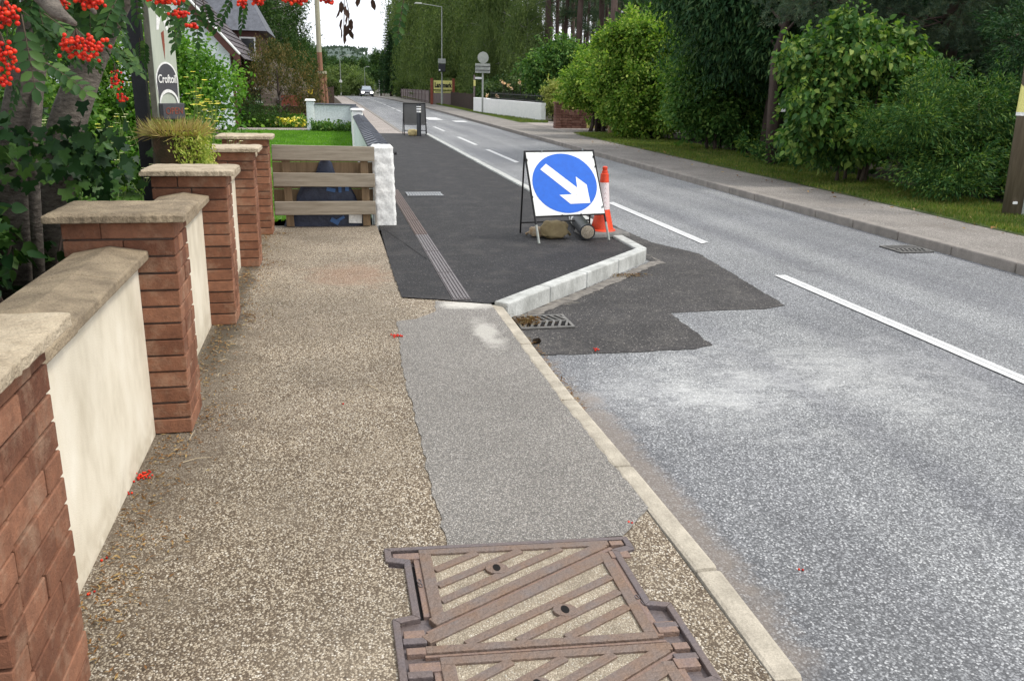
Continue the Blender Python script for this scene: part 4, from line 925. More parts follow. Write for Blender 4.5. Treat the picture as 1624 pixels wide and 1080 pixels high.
# ------------------------------------------------------------------ houses
def house():
    t=thing('house',(-6,30,0),'white harled house with steep slate roofs and brown timber gallery','house')
    x0,x1=-10.6,-2.95; y0,y1=30.,40.; ze=2.62; xm=(x0+x1)/2; zr=ze+(x1-xm)*1.12
    b=MB(); b.add([(x0,y0,-.1),(x1,y0,-.1),(x1,y0,ze),(xm,y0,zr),(x0,y0,ze),(x0,y1,-.1),(x1,y1,-.1),(x1,y1,ze),(xm,y1,zr),(x0,y1,ze)],[(0,1,2,3,4),(5,9,8,7,6),(1,6,7,2),(0,4,9,5),(0,5,6,1)]); b.build('wall',M_harl,t)
    # roof as courses of slates
    b=MB()
    sl=Vector((x1+.35-xm,0,-(x1+.35-xm)*1.12)); L=sl.length; u=sl.normalized(); nn=Vector((1.12,0,1)).normalized()
    for side in (1,-1):
        k=0
        while k*.28<L:
            s0=k*.28; y=y0-.3+(k%2)*.2
            while y<y1+.3:
                w_=.4; q=[Vector((xm,y+.01,zr+.1))+u*s0,Vector((xm,y+w_-.01,zr+.1))+u*s0,Vector((xm,y+w_-.01,zr+.1))+u*(s0+.3)+nn*.03,Vector((xm,y+.01,zr+.1))+u*(s0+.3)+nn*.03]
                if side<0: q=[Vector((2*xm-v.x,v.y,v.z)) for v in q]
                b.slab(q,nn if side>0 else Vector((-nn.x,0,nn.z)),.02); y+=w_
            k+=1
    r=b.build('roof',M_roof,t)
    # bargeboards
    for side in (1,-1):
        b=MB(); p0=Vector((xm,y0-.32,zr+.06)); p1=p0+u*L
        if side<0: p1=Vector((2*xm-p1.x,p1.y,p1.z))
        dz=Vector((0,0,-.30)); b.add([p0,p1,p1+dz,p0+dz,p0+Vector((0,.05,0)),p1+Vector((0,.05,0)),p1+dz+Vector((0,.05,0)),p0+dz+Vector((0,.05,0))],[(0,1,2,3),(4,7,6,5),(0,4,5,1),(3,2,6,7),(0,3,7,4),(1,5,6,2)]); b.build('bargeboard',M_brown,t)
        b=MB(); b.tube([p0+Vector((0,-.03,.05)),p1+Vector((0,-.03,.05))],.04,6); b.build('verge_trim',M_wpaint,t)
    # side wall gallery: white infill with brown timbers
    for k in range(7):
        y=y0+.35+k*1.25; b=MB(); b.bb(x1,x1+.08,y,y+.16,0,ze); b.build('timber_stud',M_brown,t)
    b=MB(); b.bb(x1+.001,x1+.07,y0,y1,ze-.35,ze-.2); b.build('timber_rail',M_brown,t)
    # rear wing with boarded brown gable wall and hipped roof
    xa,xb,ya,yb=-5.2,-2.55,38.,44.; b=MB(); b.bb(xa,xb,ya,yb,-.1,3.45); b.build('rear_wing_wall',M_brown,t)
    b=MB(); b.add([(xa-.3,ya-.3,3.45),(xb+.35,ya-.3,3.45),(xb+.35,yb+.3,3.45),(xa-.3,yb+.3,3.45),(xa+.6,ya+2,5.9),(xb-.9,ya+2,5.9),(xb-.9,yb-2,5.9),(xa+.6,yb-2,5.9)],[(0,1,5,4),(1,2,6,5),(2,3,7,6),(3,0,4,7),(4,5,6,7),(0,3,2,1)]); b.build('rear_roof',M_slate,t)
    b=MB(); b.bb(xb-.7,xb-.2,ya-.03,ya-.0,2.2,3.15); w_=b.build('window',M_glass,t)
    b=MB(); 
    for (p,q) in (((xb-.76,2.14),(xb-.70,3.21)),((xb-.2,2.14),(xb-.14,3.21)),((xb-.7,2.14),(xb-.2,2.2)),((xb-.7,3.15),(xb-.2,3.21))): b.bb(p[0],q[0],ya-.06,ya,p[1],q[1])
    b.build('window_frame',M_wpaint,w_)
    b=MB(); b.bb(xb-1.9,xb-1.4,ya-.03,ya,2.2,3.15); b.build('window',M_glass,t)
house()
def outb():
    t=thing('outbuilding',(-2,36.5,0),'grey rubble stone outbuilding behind the brown leaved tree','building')
    b=MB(); z=0
    prof_=[(-3.1,2.45),(-2.3,2.42),(-1.6,2.05),(-1.0,1.75),(-.7,1.2)]
    while z<2.5:
        x=-3.6; h=.17
        xe=float(np.interp(z,[0,1.2,1.75,2.05,2.42,2.5],[-.7,-.7,-1.0,-1.6,-2.2,-2.6]))
        while x<xe:
            L=random.uniform(.2,.55); L=min(L,xe-x+.02); b.box((x+L/2,36.7,z+h/2),(L-.015,.5,h-.015)); x+=L
        z+=h
    b.build('stone_wall',M_stone,t)
    b=MB(); b.bb(-3.0,-2.5,36.42,36.46,.75,1.2); w_=b.build('window',M_glass,t); b=MB(); b.bb(-3.06,-2.44,36.40,36.44,1.2,1.26); b.bb(-3.06,-2.44,36.40,36.44,.69,.75); b.build('window_frame',M_wpaint,w_)
    b=MB(); b.bb(-1.75,-.95,36.40,36.45,.0,1.0); b.build('red_door',M_redbr,t)
    b=MB(); b.bb(-1.85,-1.76,36.38,36.45,.0,1.05); b.build('door_frame',M_wpaint,t)
outb()
t=thing('garden_lantern',(-3.05,34.8,0),'small white lantern head on a post in front of the stone building','lamp')
b=MB(); b.tube([(-3.05,34.8,0),(-3.05,34.8,1.35)],.035); b.build('post',M_bsteel,t); b=MB(); b.lathe((-3.05,34.8,1.35),[(.05,0),(.13,.05),(.15,.2),(.08,.3),(.02,.34)],12); b.build('lantern_head',M_wpaint,t,smooth=True)

# ------------------------------------------------------------------ car
def car():
    Y=127.; xc=P3(582.5,150,Y).x; zb=prof(Y)-.10; t=thing('car',(xc,Y,zb),'dark oncoming car with lit headlamps far up the road','car')
    sec=[(0,.30,.86),(.05,.62,.88),(.9,.86,.87),(1.15,.90,.86),(1.9,1.38,.66),(3.0,1.45,.66),(3.7,1.2,.7),(4.0,.75,.84),(4.05,.32,.84)]
    b=MB(); V=[];F=[]
    for (y,z,hw) in sec:
        zz=.22
        V+=[(xc-hw,Y+y,zb+zz),(xc-hw*1.0,Y+y,zb+min(z,.8)),(xc-hw*.92,Y+y,zb+z),(xc+hw*.92,Y+y,zb+z),(xc+hw,Y+y,zb+min(z,.8)),(xc+hw,Y+y,zb+zz)]
    for i in range(len(sec)-1):
        for k in range(6): F.append((i*6+k,i*6+(k+1)%6,(i+1)*6+(k+1)%6,(i+1)*6+k))
    F.append(tuple(range(6))); F.append(tuple((len(sec)-1)*6+k for k in range(6))[::-1]); b.add(V,F); b.build('body',M_car,t,bevel=.04)
    b=MB(); b.add([(xc-.70,Y+1.20,zb+.93),(xc+.70,Y+1.20,zb+.93),(xc+.56,Y+1.86,zb+1.38),(xc-.56,Y+1.86,zb+1.38)],[(0,1,2,3)]); o=b.build('windscreen',M_carw,t); m=o.modifiers.new('s','SOLIDIFY'); m.thickness=.02; m.offset=1
    for s in(-1,1):
        b=MB(); b.box((xc+s*.62,Y-.01,zb+.60),(.40,.10,.24)); b.build('headlight',M_head,t,bevel=.03)
        b=MB(); b.box((xc+s*.98,Y+1.3,zb+.98),(.2,.1,.14)); b.build('mirror',M_car,t,bevel=.02)
        for yy in (.75,3.3):
            b=MB(); b.tube([(xc+s*.72,Y+yy,zb+.31),(xc+s*.90,Y+yy,zb+.31)],.31,18); wh=b.build('wheel',M_tyre,t); b=MB(); b.tube([(xc+s*.90,Y+yy,zb+.31),(xc+s*.91,Y+yy,zb+.31)],.19,12); b.build('rim',M_steel,wh)
    b=MB(); b.box((xc,Y-.03,zb+.38),(.56,.03,.13)); b.build('number_plate',M_wpaint,t)
    b=MB(); b.box((xc,Y-.02,zb+.56),(.72,.04,.12)); b.build('grille',M_tyre,t)
car()

# ------------------------------------------------------------------ foliage engine
SH={
 'diamond':([(0,0,0),(.45,.30,.07),(1,0,0),(.45,-.30,.07)],[(0,2,1),(0,3,2)]),
 'oval':([(0,0,0),(.25,.25,.07),(.65,.28,.07),(1,0,-.05),(.65,-.28,.07),(.25,-.25,.07)],[(0,3,2),(0,2,1),(0,5,4),(0,4,3)]),
 'heart':([(0,0,0),(-.05,.25,.05),(.25,.45,.09),(.6,.34,.06),(1,0,-.1),(.6,-.34,.06),(.25,-.45,.09),(-.05,-.25,.05)],[(0,2,1),(0,3,2),(0,4,3),(0,5,4),(0,6,5),(0,7,6)]),
 'ivy':([(.28,0,0),(0,.05,0),(-.08,.34,.04),(.22,.50,.06),(.34,.27,.03),(.62,.40,.05),(.64,.17,.02),(1,0,-.06),(.64,-.17,.02),(.62,-.40,.05),(.34,-.27,.03),(.22,-.50,.06),(-.08,-.34,.04),(0,-.05,0)],[(0,i+1,i) for i in range(1,13)]+[(0,1,13)]),
 'needle':([(0,.04,0),(1,0,0),(0,-.04,0)],[(0,2,1)]),
 'blade':([(0,.06,0),(.6,.04,.03),(1,0,.1),(0,-.06,0)],[(0,3,1),(1,3,2)]),
}
def unit(a): return a/np.maximum(np.linalg.norm(a,axis=1,keepdims=True),1e-6)
def leaves(P,D,Nn,L,W,shape):
    sv,sf=SH[shape]; sv=np.array(sv,float); sf=np.array(sf); n=len(P)
    D=unit(D); S_=unit(np.cross(Nn,D)); Nn=np.cross(D,S_)
    L=np.broadcast_to(np.asarray(L,float),(n,)); W=np.broadcast_to(np.asarray(W,float),(n,))
    V=P[:,None,:]+D[:,None,:]*(sv[None,:,0:1]*L[:,None,None])+S_[:,None,:]*(sv[None,:,1:2]*(L*W)[:,None,None])+Nn[:,None,:]*(sv[None,:,2:3]*L[:,None,None])
    F=(sf[None,:,:]+(np.arange(n)*len(sv))[:,None,None]).reshape(-1,3)
    return V.reshape(-1,3),F
def sph(n): return unit(rng.normal(size=(n,3)))
def clusters(ells,K,shell=(.65,1.),zmin=None):
    e=np.array(ells,float); vol=(e[:,3]*e[:,4]*e[:,5])**(2/3.); pick=rng.choice(len(e),K,p=vol/vol.sum())
    u=sph(K); r=rng.uniform(shell[0]**2,shell[1]**2,K)**.5
    r*=1+rng.normal(size=K)*.07+.16*np.sin(u[:,0]*5+e[pick,0])*np.sin(u[:,2]*7+e[pick,1])+.10*np.sin(u[:,1]*13+u[:,2]*9)
    C=e[pick,:3]+u*r[:,None]*e[pick,3:6]
    if zmin is not None: k=C[:,2]>zmin; C=C[k];u=u[k]
    return C,u
def lobed(ells,n):
    out=[]
    for e in ells:
        out.append((e[0],e[1],e[2],e[3]*.78,e[4]*.78,e[5]*.78))
        for u in sph(n):
            k=rng.uniform(.20,.50); out.append((e[0]+u[0]*e[3]*.84,e[1]+u[1]*e[4]*.84,e[2]+u[2]*e[5]*.84,e[3]*k,e[4]*k,e[5]*k))
    return out
def crown(name,ells,K,cr,m,L,W,shape,mat,parent,lobes=9,droop=.2,outw=.6,shell=(.6,1.),zmin=.15,flat=1.,upn=.6,sizevar=.35,kind=None):
    if lobes: ells=lobed(ells,lobes)
    C,u=clusters(ells,K,shell,zmin); K=len(C)
    crr=cr*rng.uniform(.55,1.25,K)
    idx=np.repeat(np.arange(K),m); n=len(idx)
    off=rng.normal(size=(n,3))*.5; off[:,2]*=flat
    shoot=(rng.uniform(size=K)<.2)*rng.uniform(.8,2.6,K); ax=u*.6+rng.normal(size=(K,3))*.35; ax[:,2]+=.55; ax=unit(ax)
    thin=np.where(shoot[idx]>0,.38,1.)[:,None]
    P=C[idx]+off*thin*crr[idx,None]+ax[idx]*(shoot*crr)[idx,None]*rng.uniform(0,1,n)[:,None]
    D=u[idx]*outw+rng.normal(size=(n,3))*.55+off*.5; D[:,2]-=droop
    Nn=rng.normal(size=(n,3))*.55+u[idx]*.5; Nn[:,2]+=upn
    V,F=leaves(P,D,Nn,L*rng.uniform(1-sizevar,1+sizevar,n),W,shape)
    return rawmesh(name,V,F,mat,parent)
def strands(name,ells,K,length,per,L,W,mat,parent,shape='diamond',shell=(.4,1.),sway=.12,zmin=.3,spread=.05):
    """hanging sprays: leaves threaded down long thin curves"""
    C,u=clusters(ells,K,shell,zmin); K=len(C); ln=length*rng.uniform(.4,1.3,K)
    tt=np.tile(np.linspace(0,1,per),K); idx=np.repeat(np.arange(K),per); n=len(idx)
    sw=rng.normal(size=(K,3))*sway+u*.35; sw[:,2]=0
    P=C[idx]+sw[idx]*(1-(1-tt)[:,None]**2)*ln[idx,None]+rng.normal(size=(n,3))*spread; P[:,2]-=tt**1.15*ln[idx]
    D=rng.normal(size=(n,3))*.5; D[:,2]-=1.; k=P[:,2]>zmin
    V,F=leaves(P[k],D[k],rng.normal(size=(k.sum(),3)),L*rng.uniform(.6,1.3,k.sum()),W,shape)
    return rawmesh(name,V,F,mat,parent)
def limbs(b,base,top,r,n,spread,lev=1,seed=0,up=.5,r2=.2):
    """tapered trunk with side limbs"""
    rd=random.Random(seed); base=Vector(base); top=Vector(top); k=6; pts=[]
    for i in range(k+1):
        f=i/k; j=(1-abs(2*f-1))*.05*(top-base).length
        pts.append(base.lerp(top,f)+Vector((rd.uniform(-j,j),rd.uniform(-j,j),0))*.6)
    b.tube(pts,[r*(1-(1-r2)*(i/k))*(1.25 if i==0 else 1) for i in range(k+1)],8)
    for i in range(n):
        f=rd.uniform(.3,.95); p=base.lerp(top,f); a=rd.uniform(0,6.283); L=spread*rd.uniform(.5,1.)*(1.15-f*.5)
        q=p+Vector((math.cos(a)*L,math.sin(a)*L,L*up*rd.uniform(.4,1.3))); m=p.lerp(q,.5)+Vector((0,0,L*.08))
        rr=r*(1-f*.75)*.5; b.tube([p,m,q],[rr,rr*.6,rr*.15],6)
        if lev>0:
            for _ in range(2):
                a2=a+rd.uniform(-1,1); q2=m+Vector((math.cos(a2)*L*.5,math.sin(a2)*L*.5,L*.3*rd.uniform(0,1))); b.tube([m,q2],[rr*.45,rr*.1],5)
# leaf colours
ML_hedge=leafmat('lime_hedge_leaf',(.085,.175,.03),(.18,.30,.055),(.38,.46,.11),.4)
ML_lilac=leafmat('lilac_leaf',(.035,.095,.025),(.085,.175,.042),(.24,.32,.08),.35,rough=.5)
ML_lilacd=leafmat('mid_green_shrub_leaf',(.045,.115,.03),(.09,.19,.05),(.19,.29,.08),.32)
ML_dark=leafmat('dark_conifer_spray',(.014,.045,.018),(.03,.08,.032),(.065,.115,.04),.15)
ML_yew=leafmat('yew_spray',(.022,.07,.022),(.05,.125,.03),(.15,.22,.045),.22)
ML_pine=leafmat('blue_grey_pine_needle',(.055,.095,.075),(.10,.15,.115),(.14,.16,.10),.25)
ML_birch=leafmat('birch_leaf',(.075,.115,.045),(.12,.17,.062),(.17,.22,.085),.35)
ML_birch2=leafmat('grey_green_leaf',(.04,.075,.035),(.075,.12,.05),(.11,.15,.06),.3)
ML_broad=leafmat('dark_broad_leaf',(.022,.055,.018),(.045,.095,.028),(.075,.13,.035),.25)
ML_apple=leafmat('bronze_green_leaf',(.045,.065,.02),(.11,.10,.035),(.19,.13,.055),.25)
ML_rowan=leafmat('rowan_leaf',(.022,.06,.02),(.038,.09,.028),(.075,.145,.04),.22,rough=.55,spec=.18)
ML_ivy=leafmat('ivy_leaf',(.008,.030,.010),(.018,.054,.015),(.055,.12,.025),.12,rough=.5,spec=.2)
ML_brightl=leafmat('bright_garden_leaf',(.055,.15,.02),(.11,.24,.035),(.22,.36,.07),.35)
ML_flower=leafmat('yellow_petals',(.75,.62,.06),(.80,.70,.12),(.85,.80,.35),.3)
ML_pale=leafmat('cream_variegated_leaf',(.20,.26,.07),(.34,.36,.12),(.5,.5,.22),.3)
ML_straw=leafmat('straw_grass',(.30,.22,.10),(.42,.32,.16),(.35,.36,.12),.3)
ML_dead=leafmat('withered_leaf',(.03,.018,.014),(.06,.035,.03),None,.1)
MB_pine=bark('pine_bark',(.055,.036,.03),(.15,.10,.085),1.2)
MB_gen=bark('grey_brown_bark',(.05,.037,.025),(.13,.10,.075),3.)
MB_birch=bark('birch_bark',(.10,.09,.08),(.52,.5,.46),1.)
MB_rowan=bark('rowan_bark',(.055,.045,.037),(.21,.18,.15),8.,.6,2.4)
MB_darkb=bark('dark_bark',(.03,.02,.015),(.08,.055,.045),3.)

# ---------------- right hand side shrubs and trees
def tree(name,loc,label,cat,ells,kw,trunk,bm_,group=None,stems=1,hang=None,extra=None,seed=1):
    t=thing(name,loc,label,cat,group); L=Vector(loc)
    b=MB()
    for s in range(stems):
        a=s*2.4+seed; off=Vector((math.cos(a),math.sin(a),0))*(0 if stems==1 else .28*(s%3+1)/2)
        tp=L+Vector((math.cos(a)*trunk[3],math.sin(a)*trunk[3],trunk[0])) if stems>1 else L+Vector((trunk[3],0,trunk[0]))
        limbs(b,L+off-Vector((0,0,.1)),tp,trunk[1],trunk[2],trunk[0]*.32,1,seed+s)
    b.build('trunk',bm_,t,smooth=True)
    E_=[(L.x+e[0],L.y+e[1],L.z+e[2],*e[3:]) for e in ells]
    if kw: crown('crown',E_,parent=t,**kw)
    if hang: strands('hanging_foliage' if kw else 'crown',E_,parent=t,**hang)
    if extra: extra(t,L,E_)
    return t
def gr(*p): v=G(*p); return (v.x,v.y,0)
tree('tall_shrub',(10.0,31.,0),'broad yellow green shrub at the far end of the verge, beside the driveway','shrub',
 [(-.45,0,1.95,1.0,1.,.8),(.35,0,2.35,.8,1.,.7),(.45,0,1.3,1.0,1.,1.1),(-.75,.2,1.5,.7,.8,.6),(.9,0,.7,.9,.9,.7)],dict(K=1300,cr=.24,m=34,L=.10,W=1.,shape='oval',mat=ML_hedge),(2.6,.05,4,.5),MB_darkb,stems=5)
tree('tall_shrub',(10.3,27.0,0),'tallest yellow green shrub, between the far shrub and the dark conifer','shrub',
 [(-.6,0,2.95,.9,1.,.85),(.3,0,2.7,.95,1.1,1.0),(-.6,0,1.7,1.15,1.1,1.0),(.45,-.3,1.2,1.2,1.1,.9),(-.6,0,.75,1.1,1.,.7),(1.1,0,1.9,.8,.9,1.1),(-1.15,.3,2.35,.75,.8,.85)],dict(K=2400,cr=.24,m=34,L=.10,W=1.,shape='oval',mat=ML_hedge),(2.8,.06,4,.5),MB_darkb,stems=6,seed=4)
tree('round_shrub',(10.5,22.3,0),'mid green shrub with bare stems under the drooping conifer','shrub',
 [(-.1,0,1.7,1.25,1.1,1.15),(-.6,.2,2.3,.8,.8,.8),(-.5,-.1,.9,1.1,.9,.8),(.7,0,1.0,1.,.9,.9)],dict(K=900,cr=.30,m=36,L=.095,W=1.,shape='oval',mat=ML_lilacd),(1.8,.045,4,.4),MB_darkb,stems=6,seed=7)
tree('drooping_conifer',(11.2,20.6,0),'huge dark drooping conifer between the yellow green shrubs and the large leaved shrub','tree',
 [(0,0,4.2,2.9,2.6,1.9),(-.9,-.3,3.0,2.2,1.9,1.1),(.5,0,6.5,2.6,2.4,2.2),(.9,-1.2,2.5,1.8,1.5,.8)],dict(K=2200,cr=.34,m=26,L=.17,W=.55,shape='diamond',mat=ML_dark,droop=.9,outw=.5),(8.5,.27,16,0),MB_darkb,
 hang=dict(K=1500,length=.55,per=14,L=.12,W=.5,mat=ML_dark,shell=(.8,1.05),zmin=1.0),seed=3)
def notice(t,L,E_):
    b=MB(); b.box((L.x-.03,L.y-.24,1.28),(.16,.03,.24)); b.build('white_notice',M_wpaint,t); b=MB(); b.box((L.x-.03,L.y-.258,1.30),(.09,.006,.07)); b.build('printed_mark',M_bsteel,t)
q=gr(1214,262); tree('conifer_tree',(q[0]+.15,q[1],0),'dark trunk with small white notice next to the drooping conifer','tree',
 [(.4,1.,3.8,1.5,1.5,1.3),(0,1.,5.5,1.9,1.8,1.6)],dict(K=900,cr=.34,m=26,L=.16,W=.55,shape='diamond',mat=ML_dark,droop=.7),(7,.12,8,-.35),MB_darkb,extra=notice,seed=8)
tree('leafy_shrub',(9.55,14.3,0),'large leaved bright green shrub by the footway, between dark conifer and yew','shrub',
 [(-.9,0,1.75,.85,.8,.85),(-.2,0,2.25,.95,.8,.60),(-.8,0,1.0,.8,.7,.55),(.35,0,1.7,.8,.8,.65),(-1.1,.1,2.15,.5,.6,.4),(-.1,.2,.75,.7,.6,.5)],dict(K=1500,cr=.19,m=17,L=.092,W=.85,shape='heart',mat=ML_lilac,droop=.85,outw=.5,upn=.2,sizevar=.5),(1.9,.035,4,.35),MB_gen,stems=5,seed=11)
tree('yew_bush',(10.15,12.2,0),'feathery mid green yew bush against the utility pole','shrub',
 [(-.9,0,1.2,.9,.9,.75),(0,0,1.35,.95,.9,.75),(-.2,-.1,.6,1.35,1.0,.55),(.6,.2,.8,.9,.8,.8)],dict(K=1500,cr=.24,m=34,L=.075,W=.42,shape='diamond',mat=ML_yew,droop=.25,outw=1.1,flat=.45),(1.5,.06,8,0),MB_darkb,stems=2,
 hang=None,seed=12)
tree('yew_bush',(12.3,12.4,0),'darker tall yew behind the utility pole','shrub',
 [(0,0,1.6,1.3,1.1,1.4),(-.6,.4,2.4,1.1,1,.9)],dict(K=800,cr=.26,m=30,L=.09,W=.42,shape='diamond',mat=ML_dark,outw=1.,flat=.5),(2.3,.09,8,0),MB_darkb,seed=13)
def pinebough(name,K,parent,ells,mat=ML_pine,L=.085,m=48,shell=(.55,1.)):
    C,u=clusters(ells,K,shell,1.0); K=len(C); idx=np.repeat(np.arange(K),m); n=len(idx)
    ax=u*.8+rng.normal(size=(K,3))*.5; ax[:,2]+=.35; ax=unit(ax); s=rng.uniform(-.12,.10,n)
    P=C[idx]+ax[idx]*s[:,None]+rng.normal(size=(n,3))*.012; D=ax[idx]*.75+sph(n)
    V,F=leaves(P,D,rng.normal(size=(n,3)),L*rng.uniform(.7,1.2,n),1.3,'needle'); return rawmesh(name,V,F,mat,parent)
def scots(name,loc,label,h,ells,K,seed,group=None,L=.09,m=46):
    t=thing(name,loc,label,'tree',group); V_=Vector(loc); b=MB(); rd=random.Random(seed)
    b.tube([V_,V_+Vector((.1,0,h*.5)),V_+Vector((0,.1,h))],[.24,.19,.08],10)
    for e in ells:
        c=V_+Vector(e[:3]); p=V_+Vector((0,0,max(1.5,e[2]-.6)))
        b.tube([p,p.lerp(c,.5)+Vector((0,0,.15)),c],[.06,.045,.02],6)
        for _ in range(9):
            q=c+Vector((rd.uniform(-1,1)*e[3],rd.uniform(-1,1)*e[4],rd.uniform(-.8,.8)*e[5])); b.tube([p.lerp(c,rd.uniform(.5,1)),c.lerp(q,.55)+Vector((0,0,rd.uniform(-.1,.15))),q],[.02,.013,.005],5)
    b.build('trunk',MB_pine,t,smooth=True); pinebough('crown',K,t,[(V_.x+e[0],V_.y+e[1],V_.z+e[2],*e[3:]) for e in ells],L=L,m=m); return t
scots('scots_pine',(12.6,16.4,0),'blue grey scots pine with boughs spreading over the shrubs at upper right',9,
 [(-2.6,0,3.35,1.6,1.2,.65),(-.6,-.6,3.1,1.7,1.2,.75),(-2.2,-1.2,4.3,1.8,1.4,.7),(.9,-1.4,2.7,1.6,1.2,.8),(-.3,-1.5,4.1,2.0,1.5,.8),(2.0,-1.6,3.9,1.6,1.4,1.0),(-.8,.2,5.6,2.4,2.,1.1),(-1.4,.4,2.6,1.5,1.0,.5)],6500,2)
# prototypes for the woods
def forest(proto,spots,label=None):
    for i,(x,y,s,r,h) in enumerate(spots):
        o=proto if i==0 else copy_tree(proto); o.location=(x,y,prof(y)); o.rotation_euler.z=r; o.scale=(s,s,s*h)
        if label: o['label']=label(i) if callable(label) else label
# weeping birches along the far right
bp=tree('weeping_birch',(0,0,0),'weeping birch with hanging curtains of grey green leaves on the right of the road','tree',
 [(0,0,6.,2.6,2.6,4.2),(1.2,.4,9.5,2.2,2.2,3.),(-1.3,-.5,4.6,1.9,1.9,2.8),(.2,0,11.5,1.6,1.6,2.2),(.9,-.9,3.8,1.8,1.8,2.)],None,(12,.19,12,.3),MB_birch,
 hang=dict(K=2500,length=2.1,per=17,L=.20,W=.62,mat=ML_birch,shell=(.25,1.),spread=.07,zmin=.9),group='weeping birches along the wood edge')
sp=[(11.2,78,1.0,.3,1.),(12.9,70,.95,1.9,1.05),(13.4,66,1.0,3.1,1.),(12.4,92,1.15,4.,1.),(14.6,84,1.2,.9,1.),(11.7,108,1.2,2.,1.),(13.6,122,1.35,3.3,1.),(16.,101,1.3,.1,1.),(13.2,58.5,.6,1.2,1.),(11.6,64,.5,4.4,1.)]
forest(bp,sp)
# spruce spires
spr=thing('spruce_tree',(0,0,0),'dark pointed spruce rising at the edge of the sky gap','tree','spruces by the road bend'); b=MB(); b.tube([(0,0,-.2),(0,0,6),(0,0,12.8)],[.2,.12,.02],8); b.build('trunk',MB_darkb,spr)
P_=[];D_=[]
for k in range(34):
    z=1.0+k*.36; R0=2.3*(1-z/13.2)**.85+.1
    for a in np.arange(0,6.283,.62):
        aa=a+rng.uniform(-.25,.25)+k*.7; Lb=R0*rng.uniform(.75,1.1); m=max(4,int(26*Lb/2)); s=rng.uniform(0,1,m*3)
        p=np.stack([np.cos(aa)*s*Lb,np.sin(aa)*s*Lb,z-.30*Lb*s+.12*Lb*s**3+0*s],1)+rng.normal(size=(m*3,3))*.06; P_.append(p)
        d=np.tile([np.cos(aa),np.sin(aa),-.5],(m*3,1))+rng.normal(size=(m*3,3))*.6; D_.append(d)
P_=np.concatenate(P_);D_=np.concatenate(D_); V,F=leaves(P_,D_,rng.normal(size=P_.shape)*.5+[0,0,1],.26*rng.uniform(.7,1.3,len(P_)),.6,'diamond'); rawmesh('crown',V,F,ML_dark,spr)
forest(spr,[(9.6,133,.98,0,1.),(11.0,140,1.15,2,1.),(11.8,129,.9,4,1.),(15,150,1.2,1,1.),(16.8,112,1.1,3,1.)])
# broadleaf trees
bl=tree('broadleaf_tree',(0,0,0),'dense dark broadleaved tree in the far belt','tree',
 [(0,0,5.2,2.6,2.6,2.6),(1.6,.3,4.2,1.8,1.8,1.8),(-1.5,-.3,4.4,1.9,1.9,1.8),(.2,.2,7.4,1.8,1.8,1.6),(.3,-1.2,3.,2.,1.6,1.5)],dict(K=1300,cr=.55,m=20,L=.30,W=.9,shape='diamond',mat=ML_broad,shell=(.45,1.),zmin=.8),(7,.2,12,0),MB_gen,group='far belt of broadleaved trees')
sp=[(-3.5,150,.95,0,1.),(-1.0,180,1.0,2,1.),(2.0,205,.9,3,1.),(5.5,215,.95,4,1.),(9.,225,1.,5,1.),(12.5,205,1.1,.3,1.),(16,190,1.2,1,1.),(-6,135,1.2,.7,1.),(-9,160,1.6,1.9,1.),(-4.3,118,.85,2.2,1.),(19,170,1.3,4.2,1.),(-13,120,1.5,1.2,1.),(8.,185,.55,1.,1.),
    (-12,85,1.35,.5,1.),(-18,75,1.5,2.5,1.),(-9.5,66,1.2,4,1.),(-24,60,1.5,3.3,1.),(-15,52,1.2,1.1,1.)]
forest(bl,sp)
# left tall birches behind the house
bq=tree('tall_birch',(0,0,0),'tall loose leaved birch standing behind the white house on the left','tree',
 [(0,0,6.,2.6,2.6,3.8),(1.2,.4,9.5,2.0,2.0,2.6),(-1.3,-.5,4.6,1.9,1.9,2.4),(.2,0,11.5,1.5,1.5,2.0)],dict(K=420,cr=.5,m=16,L=.24,W=.8,shape='diamond',mat=ML_broad,shell=(.3,1.),zmin=.8),(12,.19,24,.3),MB_birch,
 hang=dict(K=700,length=1.4,per=13,L=.2,W=.62,mat=ML_broad,shell=(.4,1.),spread=.1,zmin=.9),group='tall loose birches behind the white house')
sp=[(-3.6,84,.95,1.2,1.),(-6.3,78,1.15,.2,1.),(-9.0,88,1.3,2.2,1.),(-4.9,98,1.1,5.,1.),(-13,96,1.4,3.,1.)]
forest(bq,sp,'tall loose leaved birch standing behind the white house on the left')
# small bright trees at the far bend
sm=tree('round_bush',(0,0,0),'rounded yellow green bush beside the far footway','bush',[(0,0,1.6,1.5,1.4,1.3),(.9,0,1.1,1.1,1.,.9),(-.8,.2,1.,1.1,1.,.9)],dict(K=420,cr=.4,m=18,L=.2,W=.9,shape='diamond',mat=ML_birch,zmin=.1),(1.6,.08,8,0),MB_gen,group='rounded bushes near the road bend')
forest(sm,[(P3(568,130,150).x,150,1.35,0,1.),(P3(556,130,160).x,160,1.7,1,1.1),(P3(548,135,125).x-.6,125,.7,2,.9),(P3(531,140,112).x-.7,112,.8,3,1.1),(10.2,110,1.,.8,.8),(10.9,97,1.1,1.8,.9),(10.4,88,.9,3,.8),(12.,80,1.1,3,.9),(10.6,75.5,.8,2,.9),(1.2,168,1.5,3,1.2),(13.,150,1.3,3,1.2)])
